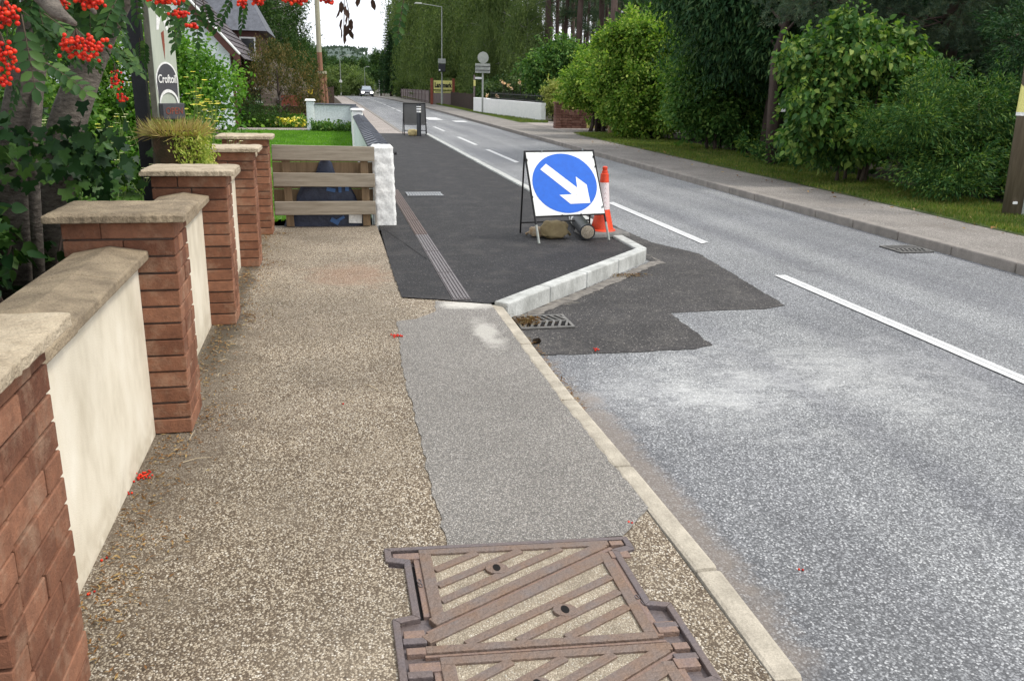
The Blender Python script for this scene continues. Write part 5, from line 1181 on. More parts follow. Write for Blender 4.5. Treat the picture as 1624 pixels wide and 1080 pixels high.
# dark green small tree and neighbours behind the white wall
tree('rowan_tree',(12.2,46.5,0),'glossy dark green tree standing behind the white wall and railings','tree',
 [(0,0,3.0,1.05,1.,.95),(-.9,0,2.3,.9,.9,.8),(.6,0,2.2,1.0,.9,.9),(0,0,1.5,1.3,1.,.7)],dict(K=800,cr=.36,m=24,L=.15,W=1.,shape='oval',mat=ML_lilacd,droop=.5),(2.8,.1,8,0),MB_gen,seed=21)
tree('garden_shrub',(13.6,41,0),'dark shrub in the garden behind the red brown wall','shrub',[(0,0,1.3,1.3,1.1,1.2),(1.2,.5,1.6,1.2,1.1,1.3)],dict(K=500,cr=.36,m=22,L=.14,W=1.,shape='oval',mat=ML_broad),(1.8,.07,6,0),MB_gen,seed=22)
tree('garden_shrub',(11.4,52.5,0),'dull green shrub with pale roses behind the railings','shrub',[(0,0,1.2,1.3,1.1,.9),(1.4,.2,1.4,1.2,1.1,1.1),(-1.3,0,1.,.8,.8,.7)],dict(K=500,cr=.36,m=22,L=.15,W=1.,shape='oval',mat=ML_birch2),(1.7,.07,6,0),MB_gen,seed=23)
t=thing('rose_blooms',(10.9,50.9,0),'pale pink roses above the white wall','flowers')
C=np.array([[P3(x,y,50.5).x,50.5,P3(x,y,50.5).z] for x,y in [(796,130),(799,133),(806,136),(787,152),(824,131),(772,152),(812,140)]]); idx=np.repeat(np.arange(len(C)),14); P=C[idx]+rng.normal(size=(len(idx),3))*.05
M_pink=leafmat('pink_petals',(.75,.45,.36),(.85,.66,.55),None,.2); V,F=leaves(P,rng.normal(size=P.shape),rng.normal(size=P.shape),.09,1.1,'heart'); rawmesh('petals',V,F,M_pink,t)
b=MB(); 
for c in C: b.tube([(c[0]+.2,50.6,.4),(c[0],50.5,c[2])],.012,5)
b.build('stems',M_twig,t)
tree('variegated_bush',(10.45,40.2,0),'pale yellow green bush between white wall and stone pillar','bush',[(0,0,1.35,.42,.5,.4),(.1,0,.7,.5,.5,.55)],dict(K=150,cr=.26,m=22,L=.10,W=1.,shape='oval',mat=ML_pale,zmin=.05),(1.2,.04,5,0),MB_gen,seed=24)
tree('variegated_bush',(9.75,34.3,0),'pale cream bush leaning over the red brown wall','bush',[(0,0,1.05,.62,.5,.42)],dict(K=180,cr=.24,m=22,L=.09,W=1.,shape='oval',mat=ML_pale,zmin=.55),(1.0,.04,5,0),MB_gen,seed=25)
tree('small_tree',gr(946,209),'small twisted dark trunk with sparse leaves on the grass verge','tree',[(0,.3,2.0,.9,.8,.6)],dict(K=120,cr=.3,m=20,L=.09,W=1.,shape='oval',mat=ML_hedge,zmin=1.2),(1.9,.075,6,-.2),MB_darkb,stems=2,seed=26)
# pine wood: tall bare trunks, high crowns
pp=thing('pine_tree',(0,0,0),'tall bare pine trunk in the wood behind the shrubs','tree','tall pine trunks in the wood'); b=MB(); rd=random.Random(3)
b.tube([(0,0,-.2),(.1,0,6),(-.05,.1,12),(0,0,18)],[.24,.2,.15,.05],8)
for k in range(16):
    z=rd.uniform(4,16.5); a=rd.uniform(0,6.28); L=rd.uniform(.8,2.4)*(1 if z>8 else .6); b.tube([(0,0,z),(math.cos(a)*L*.5,math.sin(a)*L*.5,z+.1),(math.cos(a)*L,math.sin(a)*L,z+rd.uniform(-.1,.5))],[.05,.035,.01],5)
b.build('trunk',MB_pine,pp,smooth=True)
crown('crown',[(0,0,14.5,2.2,2.2,2.6),(1,.4,11.5,1.6,1.4,.9),(-1.1,-.5,9.8,1.2,1.1,.6),(.3,1,8.2,1.,.9,.4)],K=380,cr=.42,m=24,L=.30,W=.28,shape='diamond',mat=ML_pine,parent=pp,shell=(.2,1.),zmin=4)
sp=[]; rd=random.Random(9)
for (px,Y) in [(868,60),(880,75),(896,68),(905,95),(917,60),(930,85),(938,110),(949,64),(958,78),(966,52),(975,92),(986,66),(993,57),(1003,84),(1009,70),(1023,58),(1036,72),(1047,90),(1060,62),(1078,70),(1096,56),(1120,66),(1150,60),(1180,52),(1215,60),(1240,48),(1280,52),(1330,46),(1380,50),(1430,44),(1490,46),(1560,42),(1610,48),(845,88),(855,104),(872,118),(890,125),(912,130),(925,118),(945,128),(1015,120),(1030,108),(1055,115),(1085,105),(962,118),(978,124),(998,108)]:
    x=P3(px,120,Y).x; sp.append((x,Y,rd.uniform(.85,1.15),rd.uniform(0,6.28),1.))
forest(pp,sp)
# dark understorey
us=tree('understorey_bush',(0,0,0),'dark understorey bush at the foot of the pine wood','bush',[(0,0,1.3,1.9,1.6,1.5),(1.4,0,.9,1.3,1.2,1.),(-1.3,.2,1.,1.3,1.2,1.)],dict(K=420,cr=.45,m=20,L=.22,W=.9,shape='diamond',mat=ML_broad,zmin=.05),(1.8,.08,8,0),MB_gen,group='dark understorey below the pines')
us2=tree('understorey_bush',(0,0,0),'dark fine leaved bush close behind the roadside shrubs','bush',[(0,0,1.3,1.7,1.5,1.5),(1.2,0,.9,1.2,1.2,1.),(-1.2,.2,1.2,1.2,1.2,1.1)],dict(K=1500,cr=.26,m=20,L=.085,W=.8,shape='diamond',mat=ML_dark,zmin=.05),(1.8,.06,8,0),MB_darkb,group='dark bushes behind the roadside shrubs')
forest(us2,[(12.9,25,1.1,2,1.1),(13.4,20.5,1.0,3,.9),(12.4,15.2,.72,4,.8),(13.6,13.,.75,5,.9),(14,29.5,1.3,1,1.),(12.3,10.3,.8,2.9,.9),(13.6,8.,1.2,1.9,1.2),(15.5,24,1.5,2.4,1.5),(17,19,1.6,.2,1.7),(18,13,1.6,3.3,1.8)])
forest(us,[(13,37,.9,0,1.),(16,34,1.4,.4,1.3),(17,42,1.4,1.4,1.4),(19,50,1.6,3.4,1.3),(14.5,55,1.2,4.4,1.),(22,45,1.7,5.4,1.4),(20,30,1.8,.9,1.7),(26,55,1.7,1.9,1.3),(30,62,1.8,2.9,1.3),(23,68,1.6,3.9,1.3),(18,62,1.3,3.9,1.),(12.,60.5,.8,3.9,1.),(34,70,1.8,.9,1.3),(22,20,2,.9,2),(24,35,2,2.9,1.7),(19,24,1.6,2.4,1.7)])

# ---------------- left hand side
tree('garden_hedge',(-2.9,13.6,0),'tall bright green garden hedge behind the sign post','hedge',
 [(.95,0,1.25,.85,.8,.80),(.2,0,1.55,.95,.8,.78),(-.7,0,1.4,1.0,.9,1.0),(-1.8,0,1.5,1.1,.9,1.1),(.5,-.4,.7,1.1,.8,.6),(-1.,-.4,.7,1.2,.8,.7)],dict(K=2100,cr=.20,m=26,L=.060,W=.95,shape='oval',mat=ML_brightl,shell=(.7,1.02)),(1.3,.04,8,.4),MB_gen,stems=4,seed=31)
tree('garden_hedge',(-3.9,8.8,0),'dark leafy hedge behind the rowan trunks','hedge',
 [(.9,0,1.0,.9,.7,.95),(-.3,0,1.3,1.1,.8,1.2),(-1.6,0,1.3,1.2,.8,1.3),(-3,0,1.4,1.3,.9,1.4)],dict(K=1500,cr=.20,m=24,L=.065,W=.95,shape='oval',mat=ML_lilacd,shell=(.7,1.02)),(1.6,.04,8,.4),MB_gen,stems=4,seed=32)
tree('apple_tree',(-1.6,31.8,0),'spreading bronze leaved small tree behind the sleeper fence','tree',
 [(0,1,2.2,1.2,1.2,.75),(-1.0,1,1.8,.9,1.,.7),(.85,1,1.6,.75,.9,.6),(-.2,1,2.75,.7,.8,.4),(-1.4,1,1.1,.6,.8,.4),(.9,1,.95,.6,.8,.35)],None,(1.9,.09,12,0),MB_darkb,
 hang=dict(K=900,length=.42,per=14,L=.085,W=.7,mat=ML_apple,shell=(.3,1.1),spread=.05,zmin=.5),seed=33)
tree('fir_bush',(-3.3,31.5,0),'low dark green bush at the foot of the stone outbuilding','bush',[(0,0,.6,1.,.8,.6),(1.2,0,.5,.8,.6,.45),(-1.3,0,.9,1.,.8,.9)],dict(K=400,cr=.25,m=22,L=.07,W=.9,shape='oval',mat=ML_broad,zmin=.03),(.8,.03,4,0),MB_gen,seed=34)
# border plants in front of the sleepers
P=np.stack([rng.uniform(-5.,-.75,5200),rng.uniform(31.1,33.6,5200),rng.uniform(0,1,5200)**1.3*.42],1); P[:,2]*=.55+.5*np.sin(P[:,0]*2.3+P[:,1])**2
V,F=leaves(P,rng.normal(size=P.shape)+[0,0,.6],rng.normal(size=P.shape)+[0,-.2,.8],.10*rng.uniform(.6,1.3,len(P)),.9,'oval'); rawmesh('border_plants',V,F,ML_brightl,kind='stuff',label='low leafy border plants in front of the sleeper fence',cat='plants')
P=np.stack([rng.normal(-1.15,.35,160),rng.uniform(31.1,31.6,160),rng.uniform(.08,.34,160)],1); V,F=leaves(P,rng.normal(size=P.shape),rng.normal(size=P.shape)+[0,-.6,.6],.09,1.1,'heart'); rawmesh('yellow_flowers',V,F,ML_flower,kind='stuff',label='small yellow flowers in the border by the white wall',cat='flowers')
tree('leafy_clump',(.25,29.3,0),'dark green leafy clump growing against the white return wall','plant',[(0,0,.12,.75,.25,.14),(-.35,0,.1,.4,.25,.1)],dict(K=150,cr=.12,m=22,L=.07,W=1.,shape='oval',mat=ML_lilacd,zmin=.0),(.12,.01,2,0),MB_gen,seed=35)
def blades(name,n,xf,ya,yb,z,h,mat,label,cat='grass',p=1.):
    y=ya+(yb-ya)*rng.uniform(0,1,n)**p; xl=np.array([xf(v)[0] for v in y]); xr=np.array([xf(v)[1] for v in y]); x=xl+(xr-xl)*rng.uniform(0,1,n)
    P=np.stack([x,y,np.full(n,z)],1); D=rng.normal(size=(n,3))*.35+[0,0,1]; V,F=leaves(P,D,rng.normal(size=(n,3)),h*rng.uniform(.5,1.3,n),2.2,'blade')
    return rawmesh(name,V,F,mat,kind='stuff',label=label,cat=cat)
vl=plf([(-6,7.95),(8,8.14),(13,8.27),(29.5,8.4),(30.4,9.6)]); vr=plf([(-6,9.9),(10,9.9),(20,10.6),(30,11)])
tree('fern_patch',(10.4,17.6,0),'low dark greenery under the conifers behind the verge','plant',[(0,0,.3,.9,2.6,.35),(.3,-5.,.3,.7,1.6,.3)],dict(K=260,cr=.25,m=20,L=.10,W=.6,shape='oval',mat=ML_yew,zmin=.0),(.3,.01,3,0),MB_gen,seed=41)
blades('verge_grass',60000,lambda y:(vl(y)+.02*math.sin(y*9)+.03*math.sin(y*3.1),vr(y)),7.5,30,.015,.055,M_blade,'mown verge grass beside the far footway',p=1.5)
blades('verge_grass',14000,lambda y:(8.4,float(np.interp(y,[38,40,51,75,100],[9.7,10.1,8.8,8.9,9.3]))),38,100,.01,.07,M_blade,'strip of verge grass below the white wall',p=1.3)
blades('lawn_grass',36000,lambda y:(-2.6,float(np.interp(y,[10,30],[.5,.95]))),17,29.6,.0,.05,M_lblade,'bright green lawn behind the timber gate')
blades('lawn_grass',6000,lambda y:(-1.0,float(np.interp(y,[10,30],[.46,.6]))),10.4,17,.0,.06,M_lblade,'grass just behind the timber gate')

# ---------------- rowan over the wall
def rowan():
    base=Vector((-1.75,4.9,0)); t=thing('rowan_tree',base,'berry laden rowan leaning over the near end of the wall','tree')
    b=MB()
    A=lambda px,py,Y: P3(px,py,Y)
    b.tube([A(5,420,4.6)-Vector((0,0,.6)),A(22,280,4.6),A(32,180,4.6),A(50,80,4.5),A(66,-40,4.4),A(70,-160,4.2)],[.10,.085,.08,.072,.06,.04],14)
    b.tube([A(45,420,4.5)-Vector((0,0,.6)),A(52,260,4.5),A(60,150,4.5),A(72,60,4.6),A(90,-60,4.7)],[.03,.026,.024,.02,.015],10)
    b.tube([A(60,420,5.2)-Vector((0,0,.6)),A(88,260,5.2),A(112,180,5.2),A(138,105,5.3),A(165,50,5.3),A(190,0,5.2),A(215,-80,5.)],[.12,.10,.092,.085,.07,.062,.05],14)
    # boughs that come forward over the footway, just above the picture
    ends=[((70,-160,4.2),(40,-60,3.0),(60,-20,2.2)),((215,-80,5.),(230,-70,3.6),(250,-45,2.6)),((215,-80,5.),(380,-75,3.8),(470,-35,2.9)),((215,-80,5.),(330,-85,3.3),(360,-30,2.5)),((470,-35,2.9),(520,-28,2.7),(545,-6,2.6)),((66,-40,4.4),(120,-20,3.2),(150,20,2.4)),((70,-160,4.2),(0,-30,2.6),(-40,40,1.9)),((60,-20,2.2),(90,20,2.05),(118,38,1.98))]
    for e in ends: p=[A(*q) for q in e]; b.tube(p,[.028,.016,.006],7)
    b.build('trunk',MB_rowan,t,smooth=True)
    # pinnate leaves: fronds as lists of (pixel start, depth, direction)
    P=[];D=[];Nn=[];Ls=[]; stem=MB(); rd=random.Random(4)
    def frond(p,d,L=.17,npair=6,lf=.052):
        d=d.normalized(); side=d.cross(Vector((rd.uniform(-.3,.3),-.5+rd.uniform(-.5,.5),1))).normalized(); nn=side.cross(d)
        pts=[p+d*L*f+Vector((0,0,-.25*L*f*f)) for f in (0,.35,.7,1)]
        stem.tube(pts,[.0016,.0013,.001,.0006],4,cap=False)
        for k in range(npair):
            f=.28+.66*k/(npair-1); q=p+d*L*f+Vector((0,0,-.25*L*f*f)); s=lf*(1-.35*abs(f-.55))*rd.uniform(.85,1.1)
            for sg in(-1,1):
                v=side*sg+d*.55+Vector((0,0,-.25)); P.append(q);D.append(v);Nn.append(nn+Vector((rd.uniform(-.3,.3),)*3));Ls.append(s)
        P.append(pts[-1]);D.append(d);Nn.append(nn);Ls.append(lf)
    def spray(c,n,r,dd,L=.17,lf=.052):
        for _ in range(n):
            o=Vector((rd.gauss(0,r),rd.gauss(0,r*1.2),rd.gauss(0,r*.6))); v=Vector((rd.gauss(0,.6),rd.gauss(0,.6),rd.gauss(-.45,.35)))+Vector(dd)
            frond(c+o,v,L*rd.uniform(.7,1.15),lf=lf)
    # dense canopy on the left, mostly in front of and above the trunks
    for (px,py,Y,n,r) in [(20,-25,3.0,9,.09),(75,-25,3.1,8,.09),(120,-15,3.2,8,.08),(30,15,3.6,7,.08),(95,5,3.5,7,.07),(160,0,3.3,6,.06),(60,55,3.9,6,.09),(140,45,4.0,5,.06),(15,90,3.8,5,.08),
                         (170,-30,3.0,4,.04),(110,-60,3.4,12,.12),(20,10,4.4,12,.16),(90,5,4.6,12,.16),(150,15,4.8,10,.13),(50,70,4.9,7,.12),(120,60,5.0,6,.10),(60,170,5.2,3,.08),(10,160,4.8,4,.08)]:
        spray(P3(px,py,Y),n,r,(0,0,-.2),.13,.042)
    for (px,py,Y,n) in [(252,-16,2.9,1),(270,-8,2.8,1),(290,-6,2.9,1),(318,0,2.9,1),(338,-8,2.9,1),(372,-14,2.9,1),(392,-10,2.9,1),(305,10,2.7,1),(640,-14,2.9,1)]:
        spray(P3(px,py,Y),n,.015,(0,0,-.9),.10,.028)
    # a few well lit fronds facing the camera
    for (px,py,Y,dx,dz) in [(34,24,2.0,.12,-1),(70,22,2.3,.8,-.5),(62,95,2.4,.9,-.4)]:
        frond(P3(px,py,Y),Vector((dx,-.2,dz)),.115,6,.036)
    V,F=leaves(np.array(P),np.array(D),np.array(Nn),np.array(Ls),.92,'oval'); rawmesh('foliage',V,F,ML_rowan,t); stem.build('leaf_stalks',M_twig,t)
    crown('upper_shade_foliage',[(-2.1,4.6,3.7,1.7,1.7,1.2),(-3.0,3.0,3.4,1.6,1.5,1.0),(-1.6,2.2,3.3,1.0,1.2,.7),(-4.0,5.5,3.4,1.8,1.8,1.2)],K=1100,cr=.35,m=22,L=.11,W=.6,shape='oval',mat=ML_rowan,parent=t,zmin=2.35)  # unseen crown above the view, added and widened to shade the left side
    # withered hanging leaflets against the sky
    q=[];dd=[]
    for (px,py) in [(541,2),(546,14),(543,30),(548,38),(541,44),(553,22),(555,34),(552,40),(539,12),(549,8),(545,52),(557,30),(551,46),(590,-2),(570,-4)]:
        v=P3(px,py,2.62); q.append(v); dd.append((rd.gauss(0,.25),rd.gauss(0,.3),-1))
    V,F=leaves(np.array(q),np.array(dd),rng.normal(size=(len(q),3)),.034,.75,'oval'); rawmesh('withered_leaves',V,F,ML_dead,t)
    st=MB(); st.tube([P3(545,-30,2.62),P3(546,10,2.62),P3(545,55,2.62)],.0012,5); st.tube([P3(545,-20,2.62),P3(553,18,2.62),P3(553,42,2.62)],.0012,5); st.build('withered_stalk',M_twig,t)
    # berry clusters
    ico=bmesh.new(); bmesh.ops.create_icosphere(ico,subdivisions=2,radius=1.); iv=np.array([v.co[:] for v in ico.verts]); iff=np.array([[v.index for v in f.verts] for f in ico.faces]); ico.free()
    def cluster(px,py,Y,n,rx,rz,br=.0046):
        c=P3(px,py,Y); rx*=.85; rz*=.85; V=[];F=[]; pts=[]; tries=0; st=MB(); top=c+Vector((0,0,rz*1.6))
        while len(pts)<n and tries<9000:
            tries+=1; o=Vector((rd.gauss(0,rx*.5),rd.gauss(0,rx*.4),rd.gauss(0,rz*.45)))
            if all((o-k).length>br*1.75 for k in pts): pts.append(o)
        for o in pts:
            V.append(iv*br*rd.uniform(.85,1.1)+np.array(c+o)); F.append(iff+len(iv)*(len(V)-1))
        for o in pts[::4]: st.tube([top,c+o*.6+Vector((0,0,rz*.3)),c+o],.0009,4,cap=False)
        ob=rawmesh('berry_cluster',np.concatenate(V),np.concatenate(F),M_berry,t,smooth=True); st.build('berry_stalk',M_twig,ob)
    cluster(124,74,2.0,85,.048,.026); cluster(8,24,1.9,45,.026,.022); cluster(6,92,1.85,40,.022,.034); cluster(2,130,1.85,12,.014,.016); cluster(142,1,2.1,44,.028,.018)
    cluster(262,1,2.4,50,.045,.014); cluster(286,22,2.4,16,.018,.01); cluster(303,42,2.35,10,.012,.006); cluster(184,128,3.2,22,.02,.04); cluster(195,157,3.2,16,.022,.014)
    cluster(408,-2,2.6,34,.022,.014); cluster(469,0,2.6,36,.026,.012); cluster(521,0,2.6,20,.014,.01); cluster(385,5,2.7,12,.012,.012); cluster(95,0,2.8,20,.02,.02)
rowan()
# ---------------- ivy bank behind the wall
def ivybank():
    t=thing('ivy_bank',(-2.2,3.9,0),'dark glossy ivy mass behind the near end of the wall','ivy')
    ells=[(-1.75,2.9,.55,.50,.9,.66),(-1.9,3.9,.70,.62,.8,.62),(-2.5,3.6,.80,.8,1.3,.75),(-2.2,5.2,.55,.75,.8,.66),(-3.2,4.6,.9,1.0,1.2,.8)]
    b=MB()
    for k in range(22):
        x=random.uniform(-2.7,-1.4); y=random.uniform(2.6,5.2); b.tube([(x,y,-.05),(x+random.uniform(-.1,.1),y,.4),(x+random.uniform(-.25,.25),y+random.uniform(-.2,.2),.9)],[.02,.014,.005],6)
    b.build('stems',MB_darkb,t)
    crown('foliage',ells,K=760,cr=.15,m=14,L=.060,W=1.,shape='ivy',mat=ML_ivy,parent=t,droop=.8,outw=.4,shell=(.82,1.04),zmin=.02,upn=.35)
    crown('inner_foliage',ells,K=900,cr=.2,m=11,L=.065,W=1.,shape='heart',mat=ML_ivy,parent=t,lobes=0,droop=.8,outw=.4,shell=(.45,.82),zmin=.02)
    # trailing leaves on the rowan stems
    P=[]
    for (px,py,Y) in [(95,235,5.0),(120,225,5.0),(60,215,4.3),(20,230,4.3),(140,240,5.0),(150,215,5.1),(10,250,4.2),(75,250,4.6),(165,230,5.2),(170,260,5.2),(155,275,5.),(40,240,4.4),(130,265,5.0),(110,250,4.9),(100,215,5.0),(160,255,5.1),(150,300,4.8)]:
        c=np.array(P3(px,py,Y)); P.append(c+rng.normal(size=(16,3))*[.09,.08,.07])
    P=np.concatenate(P); D=rng.normal(size=P.shape)*.6+[0,-.1,-.8]; V,F=leaves(P,D,rng.normal(size=P.shape)*.5+[.2,-.8,.5],.075*rng.uniform(.6,1.25,len(P)),1.,'ivy'); rawmesh('trailing_foliage',V,F,ML_ivy,t)
ivybank()
# ---------------- planter by the sign post
def planter():
    x,y=-1.12,7.0; t=thing('planter',(x,y,0),'mossy rusty tub of straggling grasses beside the black sign post','planter')
    b=MB(); b.lathe((x,y,-.02),[(.13,0),(.12,.90)],14); b.build('stand',M_black,t)
    b=MB(); b.lathe((x,y,.88),[(.13,0),(.16,.02),(.172,.33),(.18,.34),(.18,.36),(.16,.36),(.15,.31)],28); b.build('tub',M_pot,t,smooth='auto')
    b=MB(); b.lathe((x,y,1.18),[(.15,0),(.15,.012)],16); b.build('soil',M_soil,t)
    n=1500; a=rng.uniform(0,6.28,n); r=rng.uniform(0,.15,n)**.8; P=np.stack([x+r*np.cos(a),y+r*np.sin(a),np.full(n,1.20)],1); D=np.stack([np.cos(a)*.7,np.sin(a)*.7,rng.uniform(.2,1.3,n)],1)+rng.normal(size=(n,3))*.4
    V,F=leaves(P,D,rng.normal(size=(n,3)),.11*rng.uniform(.4,1.5,n),.35,'blade'); rawmesh('dry_grass',V,F,ML_straw,t)
    n=1600; ang=rng.uniform(-1.6,1.1,n); P=np.stack([x+.17*np.cos(ang)+rng.normal(size=n)*.03,y+.17*np.sin(ang)+rng.normal(size=n)*.03,1.24-rng.uniform(0,1,n)**1.2*.34*(np.cos(ang)>-.2)],1); P[:,0]+=(1.24-P[:,2])*.22
    V,F=leaves(P,rng.normal(size=P.shape)*.6+[.3,-.2,-.7],rng.normal(size=P.shape)+[.2,-.6,.4],.032*rng.uniform(.6,1.4,n),.7,'oval'); rawmesh('trailing_plant',V,F,leafmat('yellow_green_trailing_leaf',(.22,.3,.06),(.34,.42,.1),(.48,.46,.16),.35),t)
planter()
def weeds(name,roots,h,label,cat,nst,lit=ML_flower,leaf=ML_brightl,fl=.02,seed=1,lean=.25):
    rd=random.Random(seed); t=thing(name,(roots[0][0],roots[0][1],0),label,cat); b=MB(); FP=[];LP=[]
    for k in range(nst):
        x,y=roots[k%len(roots)]; p=Vector((x+rd.gauss(0,.08),y+rd.gauss(0,.1),0)); q=p+Vector((rd.gauss(0,lean),rd.gauss(0,lean),h*rd.uniform(.75,1.1))); m=p.lerp(q,.5)+Vector((rd.gauss(0,.05),0,0)); b.tube([p,m,q],[.005,.004,.0022],5)
        for j in range(4):
            e=q+Vector((rd.gauss(0,.06),rd.gauss(0,.06),rd.uniform(-.08,.05))); b.tube([m.lerp(q,.7),e],[.002,.0015],4); FP.append(e)
        for j in range(22): LP.append(p.lerp(q,rd.uniform(.1,.85))+Vector((rd.gauss(0,.03),rd.gauss(0,.03),0)))
    b.build('stems',leafmat('pale_green_stem_'+name,(.12,.2,.05),(.2,.28,.1),None,.1),t)
    P=np.repeat(np.array(FP),9,axis=0); D=np.tile(np.stack([np.cos(np.arange(9)*.7),np.sin(np.arange(9)*.7),np.zeros(9)+.1],1),(len(FP),1)); V,F=leaves(P,D,np.tile([0,-.35,1.],(len(P),1)),fl,.9,'oval'); rawmesh('flower_heads',V,F,lit,t)
    P=np.array(LP); V,F=leaves(P,rng.normal(size=P.shape)+[0,0,.1],rng.normal(size=P.shape)+[0,0,.8],.055*rng.uniform(.5,1.3,len(P)),.6,'oval'); rawmesh('leaves',V,F,leaf,t)
weeds('ragwort',[(-1.45,9.0),(-1.25,9.3),(-1.15,8.8)],1.55,'tall yellow flowered ragwort beside the planter','flowers',18,seed=2,lean=.16,fl=.026)
weeds('flower_clump',[(-1.95,7.2),(-1.7,7.0),(-1.85,7.6)],1.25,'pale flowered stems leaning left of the black sign post','flowers',14,lit=leafmat('cream_petals',(.6,.6,.3),(.75,.75,.5),None,.2),seed=3,lean=.25)
weeds('flower_clump',[(-1.25,9.9),(-1.05,8.9),(-1.2,10.6)],.98,'small mauve and yellow flowers leaning over the third wall cap','flowers',12,lit=leafmat('mauve_petals',(.5,.4,.55),(.75,.7,.3),(.8,.75,.7),.2),seed=4,lean=.1)
# ---------------- hill beyond the road
def hill():
    V=[];F=[];nx,ny=90,14
    for j in range(ny):
        for i in range(nx):
            x=-500+1100*i/(nx-1); y=620+j*40; f=j/(ny-1)
            z=-4+(30*math.exp(-((x-20)/420)**2)+4*math.sin(x*.021)+2.5*math.sin(x*.063+1))*math.sin(min(1,f*1.4)*math.pi/2)*(1.15 if x<40 else .95)
            V.append((x,y,z+random.uniform(-1,1)*f))
    for j in range(ny-1):
        for i in range(nx-1): F.append((j*nx+i,j*nx+i+1,(j+1)*nx+i+1,(j+1)*nx+i))
    rawmesh('hill',np.array(V,float),np.array(F),plain('distant_wooded_hillside',(.075,.105,.085),.95,.3,.05,.5,c2=(.045,.07,.06),bscale=.3),kind='structure')
    n=16000; i=rng.integers(0,len(V),n); P=np.array(V)[i]+rng.normal(size=(n,3))*[7,9,.3]-[0,0,1.4]; V2,F2=leaves(P,np.tile([0,0,1.],(n,1))+rng.normal(size=(n,3))*.12,rng.normal(size=(n,3)),3.4*rng.uniform(.6,1.3,n),1.7,'diamond')
    rawmesh('hillside_trees',V2,F2,leafmat('distant_conifer',(.04,.065,.05),(.06,.09,.065),None,.1),kind='stuff',label='far wooded hillside above the end of the road',cat='trees')
hill()
# ---------------- small litter on the ground
def litter(name,P,L,W,mat,label,shape='diamond',flat=True,cat='litter',thick=False):
    D=rng.normal(size=P.shape); D[:,2]*=.15; Nn=rng.normal(size=P.shape)*.35+[0,0,1]; V,F=leaves(P,D,Nn,L*rng.uniform(.5,1.4,len(P)),W,shape); rawmesh(name,V,F,mat,kind='stuff',label=label,cat=cat)
n=2600; y=rng.uniform(2.2,9.6,n); edge=np.array([XW(v) for v in y])
pn=np.zeros(n)
for a,c in ((2.22,3.98),(4.33,5.89),(6.22,7.82),(8.14,9.5)): pn+=((y>a)&(y<c))*-.14
P=np.stack([edge+pn+.01+np.abs(rng.normal(size=n))*.11,y,np.full(n,.004)+rng.uniform(0,.008,n)],1); litter('wall_foot_litter',P,.022,.5,M_litter,'brown leaf litter and needles along the foot of the wall')
n=420; litter('gully_litter',np.stack([rng.normal(1.40,.06,n),rng.normal(5.95,.05,n),rng.uniform(-.07,-.05,n)],1),.04,.16,M_litter,'brown pine needles on the corner of the road grate')
n=200; litter('kerb_litter',np.stack([rng.normal(2.72,.11,n),rng.normal(7.50,.045,n)+0,rng.uniform(-.092,-.08,n)],1),.035,.25,M_litter,'brown leaves caught under the diagonal kerb')
n=300; yy=rng.uniform(4.2,5.6,n); litter('kerb_litter',np.stack([1.30+np.abs(rng.normal(size=n))*.025,yy,rng.uniform(-.092,-.07,n)],1),.025,.4,M_litter,'brown leaves lying in the channel beside the near kerb')
n=260; litter('verge_leaf_litter',np.stack([rng.uniform(7.6,8.7,n),rng.uniform(8,28,n),np.full(n,.03)],1),.05,.8,M_litter,'scattered fallen leaves along the verge edge',shape='oval')
def scat(name,items,label,mat,r,cat,n=(1,1),spread=.02,zoff=0):
    ico=bmesh.new(); bmesh.ops.create_icosphere(ico,subdivisions=2,radius=1.); iv=np.array([v.co[:] for v in ico.verts]); iff=np.array([[v.index for v in f.verts] for f in ico.faces]); ico.free(); V=[];F=[]
    for (px,py,k) in items:
        g=G(px,py,zoff)
        for _ in range(k): V.append(iv*r*random.uniform(.8,1.1)+np.array([g.x+random.gauss(0,spread)*(k>1),g.y+random.gauss(0,spread)*(k>1),zoff+r*.9+random.random()*r*(k>4)])); F.append(iff+len(iv)*(len(V)-1))
    return rawmesh(name,np.concatenate(V),np.concatenate(F),mat,label=label,cat=cat,smooth=True)
scat('fallen_berries',[(226,757,34)],'largest spill of red berries on the path below the second wall panel',M_berry,.0048,'berries')
scat('fallen_berries',[(163,888,3)],'few red berries at the near end of the first wall panel',M_berry,.0048,'berries',spread=.006)
scat('fallen_berries',[(148,942,3)],'lowest few red berries, beside the foot of the nearest brick pier',M_berry,.0048,'berries',spread=.006)
scat('fallen_berries',[(631,534,16)],'bunch of red berries at the edge of the grey patch',M_berry,.006,'berries',spread=.02)
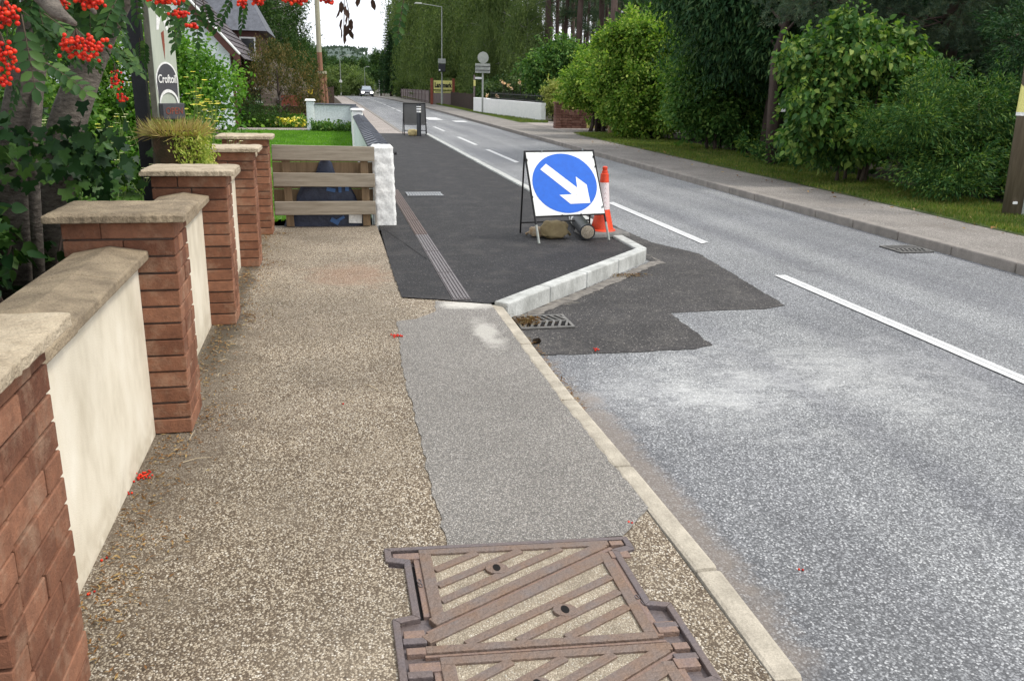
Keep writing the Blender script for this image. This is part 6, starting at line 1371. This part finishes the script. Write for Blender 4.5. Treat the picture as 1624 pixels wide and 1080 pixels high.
scat('fallen_berries',[(543,641,2)],'pair of red berries alone in the middle of the tan footway',M_berry,.0045,'berries',spread=.005)
scat('fallen_berries',[(203,783,4)],'four red berries just below the largest berry spill',M_berry,.0045,'berries',spread=.008)
scat('fallen_berries',[(1000,829,2)],'tiny red berries on the grey patch above the service cover',M_berry,.0045,'berries',spread=.005)
scat('fallen_berries',[(945,556,7)],'red berries on the seam of the dark road patch',M_berry,.006,'berries',spread=.018,zoff=-.095)
scat('fallen_berries',[(1274,903,2)],'red speck of berry out on the pale road surface',M_berry,.005,'berries',spread=.008,zoff=-.1)
def cone_thing(px,py,z):
    g=G(px,py,z); t=thing('pine_cone',(g.x,g.y,z),'dark pine cone lying against the near kerb','pine cone'); b=MB(); P=[];D=[]
    b.lathe(g+Vector((-.02,0,.018)),[(.004,0),(.014,.012),(.013,.03),(.003,.05)],10,(1,.3,.1)); b.build('core',M_twig,t)
    n=90; f=np.linspace(0,1,n); a=np.arange(n)*2.4; ax=Vector((1,.3,.1)).normalized(); s1=ax.cross(Vector((0,0,1))).normalized(); s2=ax.cross(s1)
    P=np.array([g+Vector((-.02,0,.018))+ax*(.05*k)+(s1*math.cos(q)+s2*math.sin(q))*.010 for k,q in zip(f,a)]); D=np.array([(s1*math.cos(q)+s2*math.sin(q))+ax*.2 for q in a]); V,F=leaves(P,D,np.tile(np.array(ax),(n,1)),.012,1.2,'heart'); rawmesh('scales',V,F,M_twig,t)
cone_thing(850,546,-.1)
tb=MB(); rd=random.Random(6)
for (px,py) in [(330,590),(350,575),(300,700),(345,560),(320,610),(560,640),(370,545),(600,620),(290,735),(345,598)]:
    g=G(px,py); a=rd.uniform(0,3.14); L=rd.uniform(.05,.14); d=Vector((math.cos(a),math.sin(a),0))*L; tb.tube([g+Vector((0,0,.006)),g+d*.5+Vector((0,rd.uniform(-.01,.01),.012)),g+d+Vector((0,0,.006))],[.0022,.0018,.001],5)
tag(tb.build('dry_twigs',wood('straw_coloured_twig',(.35,.28,.18),(.5,.42,.3))),'thin dry twigs strewn at the foot of the wall','twigs',kind='stuff')
